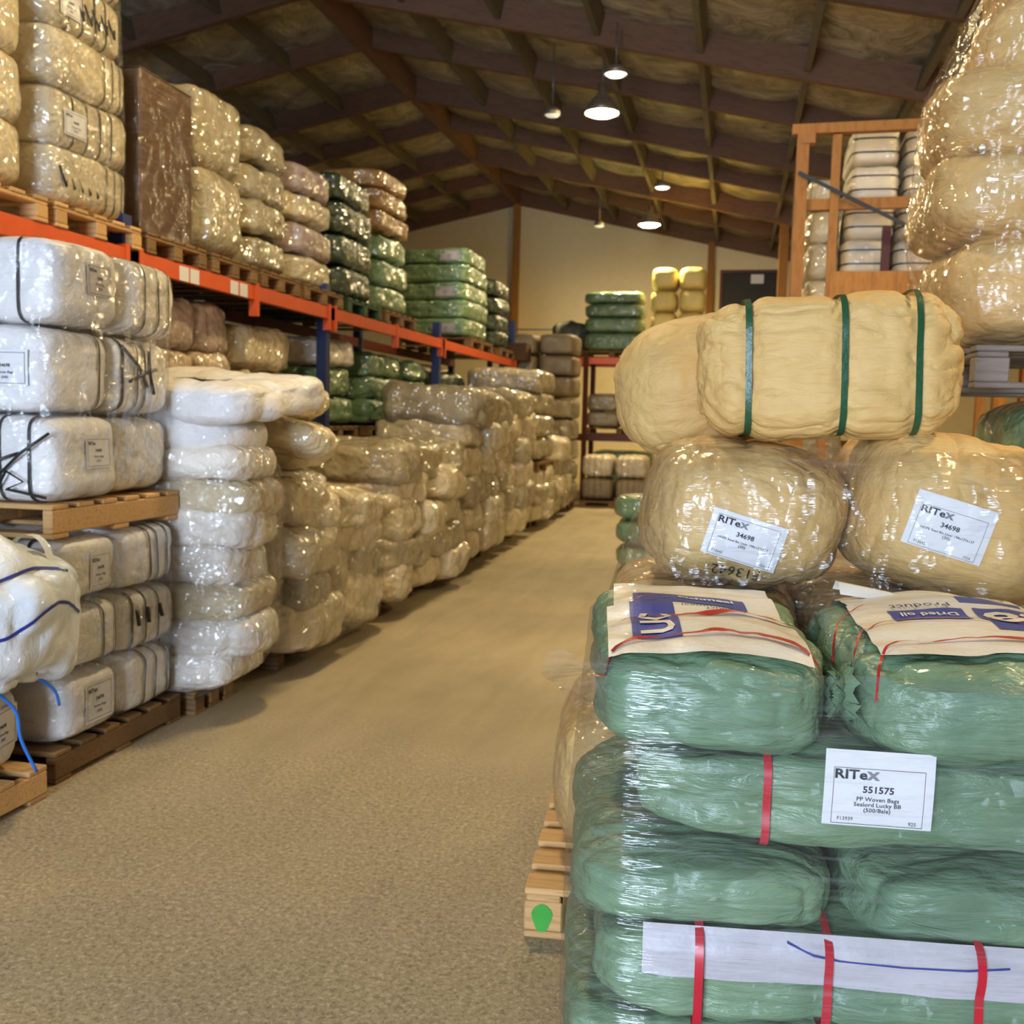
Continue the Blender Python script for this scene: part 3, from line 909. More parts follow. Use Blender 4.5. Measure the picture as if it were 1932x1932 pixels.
# the big label on the second layer (sheet frame: u to the right, v up)
tilt = -0.015
U_ = Vector((math.cos(tilt), 0, math.sin(tilt))); V_ = Vector((-math.sin(tilt), 0, math.cos(tilt)))
r2 = g['r2']
bale_label(r2, Vector((0.297 - 0.42, -0.222, 0.815 - 0.655)), U_, V_, (0, -1, 0), W=0.203, H_=0.148, flat=0.003)
red = 0
# white printed sheeting on the fourth layer with a blue line
r4 = g['r4']
bv = bvh_of(r4)
o, f4 = patch('white_sheeting', bv, (0.035, -0.19, 0.158), (1, 0, 0), (0, 0, 1), 1.06, 0.10, (0, -1, 0), 'sheet_lilac', r4['root'], 0.006, (40, 8), lim=0.012)
o['label'] = 'white sheeting strip with a blue line'
pts = [(0.28, 0.082), (0.33, 0.062), (0.38, 0.054), (0.50, 0.052), (0.62, 0.056), (0.70, 0.062), (0.70, 0.065), (0.62, 0.0595), (0.50, 0.055), (0.38, 0.057), (0.33, 0.066), (0.28, 0.086)]
V = [tuple(f4(p[0] / 1.06, p[1] / 0.10, 0.004)) for p in pts]
mesh_obj('blue_line', V, [(i, i + 1, 10 - i, 11 - i) for i in range(5)], 'ink_blue', o, smooth=False)
# printed strips on the lowest layer
o, f5 = patch('white_sheeting', bvh_of(g['r5a']), (0.09, -0.39, 0.09), (1, 0, 0), (0, 0, 1), 0.36, 0.11, (0, -1, 0), 'sheet_lilac', g['r5a']['root'], 0.007, (20, 8))
print_on(f5, 0.36, 0.13, [('t', 'F 6  8', 0.10, 0.095, 0.022, 0.0, 'l', 0.0), ('t', 'F 6', 0.24, 0.098, 0.02, 0.0, 'l', 0.2)], 'printing', 'ink', o)
o, f6 = patch('white_sheeting', bvh_of(g['r5b']), (0.0, -0.39, 0.105), (1, 0, 0), (0, 0, 1), 0.54, 0.13, (0, -1, 0), 'sheet_lilac', g['r5b']['root'], 0.007, (20, 8))
print_on(f6, 0.54, 0.13, frame_items(0.03, 0.01, 0.52, 0.112, 0.002), 'printing', 'ribbon_red', o)

# gathered, tied ends between the two top bales
def gathers(rec, c, ax, n=11, R=0.085, mat='green'):
    V, F = [], []
    root = rec['root']
    for i in range(n):
        a0 = 2 * math.pi * i / n + random.uniform(-.12, .12)
        r0 = R * random.uniform(0.75, 1.1); wd = 0.016 * random.uniform(.8, 1.5)
        base = len(V); tw = random.uniform(.1, .35)
        for s_ in range(7):
            t_ = s_ / 6
            rr = r0 * (1 - t_) + 0.012 * t_
            hh = 0.012 * math.sin(t_ * 3.1) + (0.03 * t_ ** 3)
            ww = wd * (1 - 0.65 * t_)
            for e in (-1, 0, 1):
                a_ = a0 + tw * t_
                y = rr * math.cos(a_) - e * ww * math.sin(a_)
                z = rr * math.sin(a_) + e * ww * math.cos(a_)
                V.append((c[0] + ax * (hh + (0.011 if e == 0 else 0)), c[1] + y * 1.3, c[2] + z * 0.95))
        for s_ in range(6):
            for e in (0, 1):
                q = base + s_ * 3 + e
                F.append((q, q + 3, q + 4, q + 1))
    return mesh_obj('gathered_end', V, F, mat, root)
gathers(g['r1a'], (0.240, -0.25, 0.125), 1, R=0.06)
gathers(g['r1b'], (-0.262, -0.25, 0.12), -1, n=12, R=0.065)

# loose printed bag sheets lying on the two top bales: a printed woven bag, folded, with red edge ribbon
def ribbon(name, pts, width, mat, parent, bvh=None, off=0.004, up=(0, 0, 1), widths=None, n=40, thick=0.0):
    pts = [Vector(p) for p in pts]
    L = [0]
    for a, b_ in zip(pts[:-1], pts[1:]): L.append(L[-1] + (b_ - a).length)
    def P(t):
        s = t * L[-1]
        for i in range(len(pts) - 1):
            if s <= L[i + 1] or i == len(pts) - 2:
                k = (s - L[i]) / max(L[i + 1] - L[i], 1e-9)
                p0 = pts[max(i - 1, 0)]; p1 = pts[i]; p2 = pts[i + 1]; p3 = pts[min(i + 2, len(pts) - 1)]
                return 0.5 * ((2 * p1) + (-p0 + p2) * k + (2 * p0 - 5 * p1 + 4 * p2 - p3) * k * k + (-p0 + 3 * p1 - 3 * p2 + p3) * k ** 3)
    V = []
    upv = Vector(up)
    for i in range(n + 1):
        t = i / n
        p = P(t); d = (P(min(t + .01, 1)) - P(max(t - .01, 0))).normalized()
        sd = d.cross(upv).normalized()
        w_ = width if widths is None else 1.35 * np.interp(t, [q[0] for q in widths], [q[1] for q in widths])
        for e in (-1, 1):
            q = p + sd * e * w_ / 2
            if bvh is not None:
                hit = bvh.ray_cast(q + upv * 0.4, -upv, 1)
                if hit[0] is not None: q = hit[0] + upv * off
            V.append(tuple(q))
    F = [(2 * i, 2 * i + 1, 2 * i + 3, 2 * i + 2) for i in range(n)]
    return mesh_obj(name, V, F, mat, parent)

def top_sheet(label, rec, c, ang, W, H_, items, blue, off, zb=0.0, n=(16, 12), skew=0.0):
    bvh = bvh_of(rec, False)
    u = Vector((math.cos(ang), math.sin(ang), 0)); v = Vector((-math.sin(ang), math.cos(ang), 0))
    nd = Vector((0, -0.25, 1)).normalized()
    o, f = patch('printed_bag', bvh, Vector(c), u, v - nd * v.dot(nd), W, H_, nd, 'sheet', None, off, n, 4)
    tag(o, label, 'bag', 'printed bags on the green bales')
    if blue: print_on(f, W, H_, blue, 'blue_block', 'ink_blue', o, 0.002)
    for mat_, it in items:
        print_on(f, W, H_, it, 'printing', mat_, o, 0.0042)
    return o, f
A_ = math.pi / 2
top_sheet('flattened white bag with blue Fishmeal banner, behind on top left green bale', g['r1a'], (-0.02, 2.49, 1.07), 0.0, 0.385, 0.38,
          [('sheet', [('t', 'Fishmeal', 0.152, 0.165, 0.040, 0.03, 'l', 0, 0.95), ('t', 'L', 0.105, 0.03, 0.10, 0.03, 'l', A_, 1.0)]), ('ink', [('t', 'fishmeal', 0.25, 0.10, 0.03, 0.0, 'l', math.pi)])],
          [('r', 0.08, 0.125, 0.31, 0.225), ('r', 0.045, 0.0, 0.135, 0.225)], 0.006, n=(28, 24))
top_sheet('flattened white bag with rotated white-on-blue letters, at front of top left green bale', g['r1a'], (-0.025, 2.20, 1.06), 0.02, 0.40, 0.34,
          [('sheet', [('t', 'UC', 0.135, 0.10, 0.095, 0.03, 'l', A_, 1.3)]), ('ink', [('t', 'Product', 0.31, 0.325, 0.028, 0.0, 'l', math.pi)])],
          [('r', 0.05, 0.07, 0.15, 0.352)], 0.012, n=(28, 24))
top_sheet('creased white bag with blue panel, behind on top right green bale', g['r1b'], (0.56, 2.55, 1.07), -0.05, 0.44, 0.34,
          [('ink', [('t', 'fishmeal', 0.38, 0.22, 0.035, 0.01, 'l', math.pi)])], [('r', 0.25, 0.05, 0.40, 0.17)], 0.007, n=(28, 24))
top_sheet('flattened white bag with Dried banner and blue 88 emblem, front of top right green bale', g['r1b'], (0.55, 2.27, 1.06), -0.03, 0.46, 0.37,
          [('sheet', [('t', 'Dried oil', 0.16, 0.285, 0.036, 0.02, 'c', math.pi, 0.95), ('t', '88', 0.42, 0.30, 0.15, 0.02, 'l', math.pi, 1.0)]), ('ink', [('t', 'Product', 0.22, 0.36, 0.04, 0.0, 'l', math.pi)])],
          [('r', 0.08, 0.22, 0.24, 0.32), ('r', 0.265, 0.14, 0.455, 0.33)], 0.013, n=(28, 24))
# turned-up white flap of the rear right bag
V = []
for i in range(13):
    t_ = i / 12
    x = 0.335 + 0.34 * t_; y = 2.655 - 0.10 * t_ ; z = 1.085 - 0.022 * t_ - 0.01 * t_ * t_
    for e in range(4):
        V.append((x + 0.004 * e, y - 0.012 * e, z + 0.008 + (0.028 * (1 - t_) + 0.004) * math.sin(e * 1.0) - 0.004 * e))
F = [(i * 4 + e, i * 4 + e + 1, i * 4 + 5 + e, i * 4 + 4 + e) for i in range(12) for e in range(3)]
tag(mesh_obj('bag_flap_sheet', V, F, 'sheet'), 'turned up white bag edge pointing left, at back of top right green bale', 'bag', 'printed bags on the green bales')
def tops(rec):
    b1 = bvh_of(rec, False); return b1
rb = tops(g['r1a'])
for lab, pts, wd in (('front red ribbon curving down the left end of the printed bags', [(-0.245, 2.02, 1), (-0.17, 2.08, 1), (-0.06, 2.105, 1), (0.06, 2.12, 1), (0.20, 2.06, 1)], [(0, .012), (.2, .010), (.35, .003), (.55, .012), (.85, .016), (1, .003)]),
                     ('middle red ribbon across the white bags of the top left bale', [(-0.215, 2.20, 1), (-0.12, 2.27, 1), (0.0, 2.31, 1), (0.12, 2.33, 1), (0.205, 2.26, 1)], [(0, .002), (.25, .004), (.4, .012), (.8, .018), (1, .006)]),
                     ('thin rear red ribbon across the top left bale', [(-0.22, 2.38, 1), (-0.12, 2.44, 1), (-0.04, 2.47, 1)], [(0, .001), (.5, .003), (1, .0015)])):
    tag(ribbon('red_ribbon', pts, 0.012, 'ribbon_red', None, rb, 0.021, widths=wd), lab, 'ribbon')
rb = tops(g['r1b'])
for lab, pts, wd in (('front red ribbon on the top right bale, widening to the right', [(0.30, 2.05, 1), (0.34, 2.12, 1), (0.42, 2.155, 1), (0.55, 2.15, 1), (0.70, 2.13, 1)], [(0, .004), (.3, .004), (.6, .006), (.8, .016), (1, .014)]),
                     ('middle thin red ribbon on the top right bale', [(0.275, 2.14, 1), (0.32, 2.24, 1), (0.42, 2.29, 1), (0.68, 2.26, 1)], [(0, .004), (1, .003)]),
                     ('rear thin red ribbon on the top right bale', [(0.262, 2.28, 1), (0.30, 2.38, 1), (0.36, 2.44, 1)], [(0, .004), (1, .002)])):
    tag(ribbon('red_ribbon', pts, 0.012, 'ribbon_red', None, rb, 0.021, widths=wd), lab, 'ribbon')
film_around('stretch_film', 'clear stretch film wrapped round the green bale pile in the foreground', list(g.values()), 0.13, 1.03, off=0.008, nz=90, na=260, wr=0.004, cx=0.33, cy=2.4, mat='stretch_film_tight')
# loose film ear at the top left corner
V = []
for i in range(13):
    for j in range(9):
        a, b_ = i / 12, j / 8
        x = -0.285 - 0.055 * math.sin(b_ * 2.6) * (1 - a) - 0.02 * b_ + 0.14 * a
        y = 2.02 + 0.05 * a + 0.03 * math.sin(5 * b_)
        z = 0.93 + 0.12 * b_ - 0.03 * a * b_ + 0.010 * math.sin(9 * a + 7 * b_)
        V.append((x, y, z))
F = [(i * 9 + j, (i + 1) * 9 + j, (i + 1) * 9 + j + 1, i * 9 + j + 1) for i in range(12) for j in range(8)]
tag(mesh_obj('film_flap', V, F, 'stretch_film'), 'loose flap of clear film sticking out at left of the green pile top', 'film')

turn(before, (0.17, 2.0, 0), math.radians(6.5))
# ================================================================== tan liner bales behind
before = names_now()
pt = pallet('pallet with a green painted block, left of the green pile', (0.10, 3.40, 0), 1.28, 1.10, 'pallet_wood', 'block', 0.15)
V = [(0.029 * math.cos(a) * (1 + .15 * math.sin(3 * a)), 0, 0.042 * math.sin(a)) for a in [2 * math.pi * k / 20 for k in range(20)]]
mesh_obj('paint_mark', V, [tuple(range(20))], 'green_paint', pt, loc=(-0.588, -0.5505, 0.062), smooth=False)['label'] = 'green spray paint patch on the corner block'
TG = 'tan liner bales behind the green pile'
tn = {}
def tb(key, label, loc, size, **kw):
    kk = dict(k=3.4, low=0.022, lf=3.2, cr=0.012, cf=(4, 9, 9), seg=(72, 60, 44), axis=1, group=TG, mat='tan')
    kk.update(kw); mat = kk.pop('mat')
    tn[key] = bale('liner_bale', label, 'bale', loc, size, mat, **kk)
    return tn[key]
tb('l0a', 'bottom left tan bale on the pallet with the green painted block', (-0.19, 3.38, 0.152), (0.62, 1.0, 0.52), cf=(6, 6, 6), mat='tan_film')
tb('l0b', 'bottom right tan bale, hidden behind the green pile', (0.40, 3.38, 0.152), (0.56, 1.0, 0.50), seg=(30, 30, 16), mat='tan_film')
tb('l1a', 'tan bale of the second layer, its left bulge showing beside the green pile', (-0.05, 3.38, 0.66), (0.60, 1.0, 0.38), mat='tan_film')
tb('l1b', 'tan bale of the second layer at the right, behind printed bags', (0.50, 3.38, 0.65), (0.56, 1.0, 0.38), seg=(30, 30, 16), mat='tan_film')
tb('A', 'big round tan bale with a tilted numbered label, left of the two', (0.03, 3.27, 1.02), (0.60, 0.90, 0.44), rot=(0, 0.10, 0), k=3.2, cf=(9, 3, 3), mat='tan_film')
tb('B', 'big round tan bale with a tilted numbered label, right of the two', (0.585, 3.27, 1.00), (0.62, 0.92, 0.50), rot=(0, 0.22, 0), k=3.0, cf=(9, 3, 3))
tb('T', 'horizontal tan bale tied with three green straps on top of the pile', (0.268, 3.12, 1.448), (0.755, 0.44, 0.44), axis=0, straps=(-0.59, 0.085, 0.60), pinch=0.065, pw=0.075, strapmat='strap_green', strapw=0.018, strapoff=0.0025, rot=(0, -0.035, -0.02),
   k=4.0, cf=(2.2, 9, 9), cr=0.019, facet=0.004, ff=8.0, seg=(110, 48, 48), gather=0.08)
tb('T2', 'tan bale behind and left of the strapped tan bale', (-0.03, 3.62, 1.39), (0.60, 0.50, 0.48), axis=0, rot=(0, -0.16, 0.25), k=2.8, gather=0.12, cf=(4, 8, 8))
def tilted_label(rec, lw, a, **kw):
    """lw: world centre on the bale front; a: tilt in the image plane."""
    inv = Matrix.LocRotScale(rec['loc'], __import__('mathutils').Euler(rec['rot']), None).inverted()
    c = inv @ Vector(lw)
    R = inv.to_3x3()
    u = R @ Vector((math.cos(a), 0, math.sin(a))); v = R @ Vector((-math.sin(a), 0, math.cos(a)))
    return bale_label(rec, c, u, v, R @ Vector((0, -1, 0)), **kw)
hd = dict(num='34698', lines=('HDPE Seed Bin Liner 198x137x137', '(30)'), foot=('F13642', '1024'))
tilted_label(tn['A'], (0.035, 2.9, 1.188), -0.27, W=0.205, H_=0.128, **hd)
tilted_label(tn['B'], (0.562, 2.9, 1.243), -0.28, W=0.205, H_=0.148, **hd)
# handwriting under the left label
recA = tn['A']
bv = bvh_of(recA)
inv = Matrix.LocRotScale(recA['loc'], __import__('mathutils').Euler(recA['rot']), None).inverted()
# small pen strokes for upside down handwriting
def hand(rec, lw, ang, s, size):
    inv = Matrix.LocRotScale(rec['loc'], __import__('mathutils').Euler(rec['rot']), None).inverted(); R = inv.to_3x3()
    v_, f_ = text_vf(s, 0.0, 1.0)
    v_ = v_ * size; v_ = v_ - v_.mean(0)
    ca, sa = math.cos(ang), math.sin(ang)
    b1 = bvh_of(rec); V = []
    for p in v_:
        q = inv @ (Vector(lw) + Vector((p[0] * ca - p[1] * sa, 0, p[0] * sa + p[1] * ca)))
        nd = R @ Vector((0, -1, 0))
        h = b1.ray_cast(q + nd * 0.4, -nd, 1)
        V.append(tuple((h[0] if h[0] is not None else q) + nd * 0.003))
    mesh_obj('handwriting', V, f_, 'ink', rec['root'], smooth=False)
hand(recA, (0.01, 2.9, 1.095), math.pi - 0.12, 'F13642', 0.045)
hand(recA, (0.01, 2.9, 1.055), math.pi - 0.05, 'x F x', 0.035)
film_around('stretch_film', 'clear stretch film round the two labelled round tan bales', [tn['A'], tn['B'], tn['l1a'], tn['l1b']], 0.70, 1.44, off=0.006, nz=70, na=220, wr=0.007, cx=0.3, cy=3.3)
film_around('stretch_film', 'clear stretch film round the lowest tan bales, left of the green pile', [tn['l0a'], tn['l0b']], 0.16, 0.69, off=0.006, nz=40, na=160, wr=0.009, cx=0.1, cy=3.4)

turn(before, (0.05, 2.9, 0), math.radians(4))
# ================================================================== tall tan pile at the upper right
PG = 'tan bales of the tall pile at the upper right'
stack('below grey pallet at right edge', 'green wrapped bale', 'bale', 'wrapped_bale', 0.98, 1.95, 3.95, 4.9, 0.14, [0.36] * 4, 'green_film', rows=1, group='green bales below the grey pallet', k=4.5, low=0.03)
pallet('wooden pallet on the floor under the green load at the right edge', (1.47, 4.42, 0), 1.1, 1.0, 'pallet_wood_grey', 'block', 0.14)
pallet('grey weathered pallet between the tan pile and the green load', (1.40, 4.35, 1.645), 1.2, 1.1, 'pallet_wood_grey', 'block', 0.145)
pr = []
for i, (x0, x1, z, hz, lab) in enumerate([(0.72, 1.5, 1.79, 0.40, 'lowest tan bale of the tall wrapped pile at upper right'), (0.62, 1.5, 2.12, 0.36, 'second tan bale from below in the tall wrapped pile, upper right'),
                                          (0.64, 1.5, 2.42, 0.36, 'third tan bale from below in the tall wrapped pile, upper right'), (0.80, 1.6, 2.66, 0.36, 'fourth tan bale from below in the tall wrapped pile, upper right'),
                                          (0.88, 1.7, 2.98, 0.36, 'topmost tan bale of the tall wrapped pile, cut by the frame')]):
    pr.append(bale('liner_bale', lab, 'bale', ((x0 + x1) / 2, 4.30, z), (x1 - x0, 0.95, hz * 1.08), 'tan_film', seg=(40, 40, 26), rot=(0, random.uniform(-.08, .08), random.uniform(-.05, .05)), group=PG, axis=1, k=3.2, low=0.035, lf=3, cr=0.014, cf=(7, 6, 7)))
film_around('stretch_film', 'glossy stretch film round the tall tan pile at upper right', pr, 1.80, 3.25, off=0.01, nz=70, na=160, wr=0.02, cx=1.2, cy=4.3)

# ================================================================== orange cage and strapped bales behind it
t = empty('cage_frame', (0.40, 8.0, 0))
tag(t, 'orange brown cage frame with two uprights and cross rails at upper right', 'frame')
bars('upright', [(-0.035, 0.05, -0.04, 0.04, 0, 3.62)], 'cage_timber', t)
bars('upright', [(0.215, 0.275, -0.035, 0.035, 0, 3.61)], 'cage_timber', t)
bars('upright', [(1.30, 1.36, -0.035, 0.035, 0, 3.6)], 'cage_timber', t)
bars('top_rail', [(-0.03, 1.4, -0.04, 0.04, 3.62, 3.69)], 'cage_timber', t, rot=(0, -0.012, 0))
bars('mid_rail', [(0.05, 1.4, 0.0, 0.05, 3.08, 3.16)], 'cage_timber', t, rot=(0, -0.01, 0))
bars('bottom_board', [(0.24, 1.5, -0.05, 0.05, 2.36, 2.63)], 'cage_timber', t)
bars('diagonal_strap', [(0, 1.25, -0.006, 0.006, -0.013, 0.013)], 'strap_black', t, loc=(-0.02, -0.06, 3.34), rot=(0, 0.47, 0))
bars('corner_plate', [(0.0, 0.09, -0.05, 0.05, 3.55, 3.63)], 'orange_dull', t)
bars('rear_upright', [(0.66, 0.72, 0.5, 0.56, 0, 3.05)], 'rust_red', t)
platform = bars('storage_platform', [(0.42, 2.3, 8.55, 9.6, 2.28, 2.4), (0.45, 0.55, 8.6, 8.7, 0, 2.28), (2.15, 2.25, 8.6, 8.7, 0, 2.28), (0.45, 0.55, 9.45, 9.55, 0, 2.28), (2.15, 2.25, 9.45, 9.55, 0, 2.28)], 'cage_timber')
tag(platform, 'orange timber platform carrying strapped white bales behind the cage', 'platform')
SG = 'white strapped bales behind the orange cage'
for c, (xa, xb) in enumerate(((0.78, 1.16), (1.18, 1.60))):
    for i in range(5):
        bale('strapped_bale', 'white black-strapped bale behind the orange cage, %s column, %s from below' % (('left', 'right')[c], ['lowest', 'second', 'third', 'fourth', 'topmost'][i]), 'bale',
             ((xa + xb) / 2 + random.uniform(-.01, .01) + (0.03 if i > 2 else 0), 9.0, 2.4 + 0.285 * i - c * 0.001), (xb - xa, 0.8, 0.30), 'cream', seg=(18, 12, 12), group=SG, axis=2, straps=(-0.35, 0.35), strapmat='strap_black', strapw=0.011, pinch=0.02, k=6, low=0.01)
st = stack('left of the strapped column behind the cage', 'glossy grey wrapped bale', 'bale', 'wrapped_bale', 0.50, 0.76, 8.65, 9.4, 2.4, [0.26, 0.28, 0.26, 0.24], 'cream_film', group='narrow wrapped bales behind the cage', k=4)
# grey wrapped load left of the cage
stack('left of the orange cage beside a brown column', 'narrow dull film wrapped bale', 'bale', 'wrapped_bale', 0.60, 1.2, 12.2, 13.0, 0.0, [0.5] * 8, 'grey_film', group='narrow wrapped tower left of the cage', k=4, low=0.05)

# small green wrapped load at the aisle's right side
stack('of the small load at right of aisle', 'dark green film wrapped bale', 'bale', 'wrapped_bale', -1.06, -0.1, 9.3, 10.2, 0.12, [0.22, 0.24, 0.22], 'green_film', group='small green load on the right of the aisle', k=3.8, low=0.035, seg=(24, 20, 12))
pallet('pallet below the small dark green load right of the aisle', (-0.56, 9.75, 0), 0.9, 0.8, kind='block', h=0.12)

# ================================================================== LEFT: racking
RXF = -3.52
t = empty('pallet_rack', (RXF, 0, 0))
tag(t, 'long orange and blue pallet rack along the left side', 'rack')
UY = [2.45, 5.45, 8.47, 11.95, 16.2]
for y in UY:
    for xx in (0.0, -1.0):
        top = 2.62 if y < 14 else 3.05
        bars('upright', [(xx - 0.05, xx + 0.04, y - 0.045, y + 0.045, 0, top)], 'blue_paint', t)
for a, b_ in zip(UY[:-1], UY[1:]):
    for xx in (0.03, -1.0):
        o = bars('beam', [(xx, xx + 0.05, a + 0.05, b_ - 0.05, 2.315, 2.42)], 'orange_paint' if xx > 0 else 'rust_red', t)
    for e in (a + 0.05, b_ - 0.09):
        bars('beam_connector', [(0.028, 0.088, e, e + 0.04, 2.22, 2.44)], 'orange_paint', t)
for y in (7.0, 10.2):
    bars('beam_connector', [(0.028, 0.088, y, y + 0.05, 2.20, 2.44)], 'orange_paint', t)
for y in (5.95, 6.08, 6.62, 6.76):
    bars('location_label', [(0.0805, 0.083, y, y + 0.11, 2.315, 2.405)], 'paper', t)
bars('rack_post', [(-0.3, -0.26, 10.1, 10.14, 0, 2.3)], 'steel_grey', t)
for y in np.arange(2.6, 14.9, 0.42):
    pass
TOPZ = 2.425
def rackp(label, y0, y1, mat='pallet_wood_old'):
    return pallet(label, (RXF - 0.46, (y0 + y1) / 2, TOPZ), 1.1, y1 - y0, mat, 'block2' if False else 'block', 0.125)
kw_w = dict(k=6.5, low=0.012, lf=3, cr=0.006, seg=(16, 18, 10))
xa, xb = -4.5, -3.5
# --- upper level loads
rackp('rack pallet at the left edge, under the cut off white bale column', 3.72, 4.68, 'pallet_wood')
stack('of left-edge column on the upper rack', 'white strapped bale', 'bale', 'strapped_bale', xa, xb, 3.70, 4.68, 2.555, [0.32] * 5, 'cream_film', group='white bales on the upper rack', axis=1, straps=(-.55, -.25, .05, .35), strapmat='strap_black', strapw=0.01, pinch=0.02, **kw_w)
rackp('rack pallet under the tall white bale column near the blue upright', 4.74, 5.52, 'pallet_wood')
us = stack('of the column above the blue upright', 'film wrapped white strapped bale', 'bale', 'strapped_bale', xa, xb + 0.02, 4.74, 5.52, 2.555, [0.295] * 5, 'cream_film', group='white bales on the upper rack', axis=1,
      straps=lambda i, c: ((-.45, -.15, .15, .4) if i % 2 else (.25, .45, .65, .85)), strapmat='strap_black', strapw=0.01, pinch=0.02, tilt=0.05, **kw_w)
for i, (yy) in enumerate((5.15, 4.95, 4.95, 4.95)):
    if i % 2 == 1: continue
    r_ = us[i + 1] if i + 1 < len(us) else us[-1]
    small_label(r_, (0.5, 0.1 - 0.26, 0.15), (0, 1, 0), (0, 0, 1), (1, 0, 0), 0.18, 0.13)
film_around('stretch_film', 'clear film round the white bale column above the blue upright', us, 2.56, 4.0, off=0.004, nz=30, na=90, wr=0.008)
# --- cardboard carton and its neighbours
rackp('rack pallet under the tall brown carton', 5.58, 6.28)
t = empty('carton', (-3.98, 5.92, 2.555))
tag(t, 'tall brown cardboard carton in film on the upper rack', 'carton')
bc = box('carton_body', (-0.48, 0.48, -0.30, 0.30, 0, 0.95), 'cardboard', t, 0.012)
bars('flap', [(-0.48, -0.005, -0.30, 0.30, 0.95, 0.956), (0.005, 0.48, -0.30, 0.30, 0.95, 0.956)], 'cardboard', t)
bars('tape', [(-0.03, 0.03, -0.303, 0.303, 0.9562, 0.9575)], 'paper', t)
fake = dict(root=t, V=np.array([(x, y, z) for x in (-.485, .485) for y in (-.305, .305) for z in (0, .3, .7, 0.96)]).repeat(3, 0), F=[], B=None, loc=Vector(t.location), rot=(0, 0, 0))
film_around('stretch_film', 'crinkled shiny film round the tall brown carton', [fake], 2.56, 3.50, off=0.008, nz=50, na=120, wr=0.014)
def up(phrase, look, y0, y1, zs, mat, grp, cols=1, label_pallet=None, film=False, pw='pallet_wood_old', x1=xb, **kw):
    rackp(label_pallet or ('rack pallet under the ' + grp), y0, y1, pw)
    kk = dict(k=5.5, low=0.02, lf=3.5, cr=0.010, seg=(24, 24, 14), tilt=0.04, facet=0.02, ff=4.5); kk.update(kw)
    r = stack(phrase, look, 'bale', 'wrapped_bale', xa, x1, y0, y1, 2.555, zs, mat, cols=cols, group=grp, **kk)
    if film: film_around('stretch_film', 'clear stretch film round the ' + grp, r, 2.56, 2.555 + sum(zs), off=0.006, nz=30, na=90, wr=0.012)
    return r
up('beside the carton, upper rack', 'tall olive grey wrapped bale', 6.36, 7.02, [0.55, 0.52], 'grey_film', 'olive grey bales beside the carton', low=0.02)
up('on the rack, right of the olive load', 'grey white wrapped bale', 7.10, 7.78, [0.25, 0.26, 0.26, 0.26], 'grey_film', 'grey white bales right of the olive load', film=False)
up('of upper rack load with pinkish end', 'pinkish cream wrapped bale', 7.88, 8.70, [0.24, 0.25, 0.24, 0.25], ['cream_film', 'pink_film', 'cream_film', 'pink_film'], 'pinkish cream bales on the upper rack', cols=1)
up('of the rounded dark green rack load', 'dark green wrapped bale', 8.82, 9.72, [0.27, 0.29, 0.28, 0.26], 'dark_green_film', 'rounded dark green load on the upper rack', pw='green_dull')
up('of rack load capped with tan cartons', 'green tan wrapped bale', 9.86, 10.85, [0.25, 0.26, 0.25, 0.22, 0.22, 0.2], ['green_film', 'green_film', 'green_film', 'brown_film', 'brown_film', 'brown_film'], 'green and tan load on the upper rack')
# flat brown carton behind, showing above the dark green load
t = empty('carton', (-4.75, 10.9, 2.555)); tag(t, 'big brown carton showing above the dark green rack load', 'carton')
box('carton_body', (-0.75, 0.65, -0.45, 0.4, 0, 1.50), 'cardboard', t, 0.012)
bars('flap', [(-0.75, -0.02, -0.45, 0.4, 1.50, 1.507), (0.0, 0.65, -0.45, 0.4, 1.50, 1.507)], 'cardboard', t)
ug = up('of rack load with pale labels', 'green bale', 13.25, 14.5, [0.235, 0.24, 0.235, 0.24, 0.21], 'green_film', 'green bales with pale labels on the upper rack', k=8, low=0.012, facet=0.01)
for i in (0, 2, 4):
    r_ = ug[min(i, 4)]
    small_label(r_, (0.22, -0.60, 0.12), (1, 0, 0), (0, 0, 1), (0, -1, 0), 0.26, 0.13, 'sheet_lilac')
up('at the far end of the rack', 'dark rolled bale', 15.0, 16.0, [0.24, 0.25, 0.25, 0.25], 'dark_green_film', 'dark rolls at the far end of the upper rack')
# --- lower level, behind the front row
def low(phrase, look, x1, y0, y1, z0, zs, mat, grp, cols=1, film=False, **kw):
    pallet('floor pallet under the ' + grp, (x1 - 0.5, (y0 + y1) / 2, 0), 1.0, y1 - y0, h=z0 if z0 < 0.2 else 0.13)
    kk = dict(k=6, low=0.02, lf=3.5, cr=0.012, seg=(22, 22, 14), tilt=0.05, facet=0.025, ff=4.5); kk.update(kw)
    r = stack(phrase, look, 'bale', 'wrapped_bale', x1 - 1.0, x1, y0, y1, z0, zs, mat, cols=cols, group=grp, **kk)
    if film: film_around('stretch_film', 'clear stretch film round the ' + grp, r, z0, z0 + sum(zs), off=0.006, nz=30, na=90, wr=0.015)
    return r
low('below the beam, behind sack stack', 'pinkish tan wrapped bale', -3.62, 5.0, 5.85, 0.13, [0.352] * 6, 'mauve_film', 'pinkish tan load below the beam')
low('under the two beam labels', 'tan pink wrapped bale', -3.60, 5.95, 7.0, 0.13, [0.350] * 6, ['mauve_film', 'pink_film'] * 3, 'tan pink load below the beam', cols=2)
low('below the beam, left of blue upright', 'glossy olive tan wrapped bale', -3.60, 7.1, 8.15, 0.13, [0.335] * 6, 'cream_film', 'olive tan load left of the blue upright', cols=1)
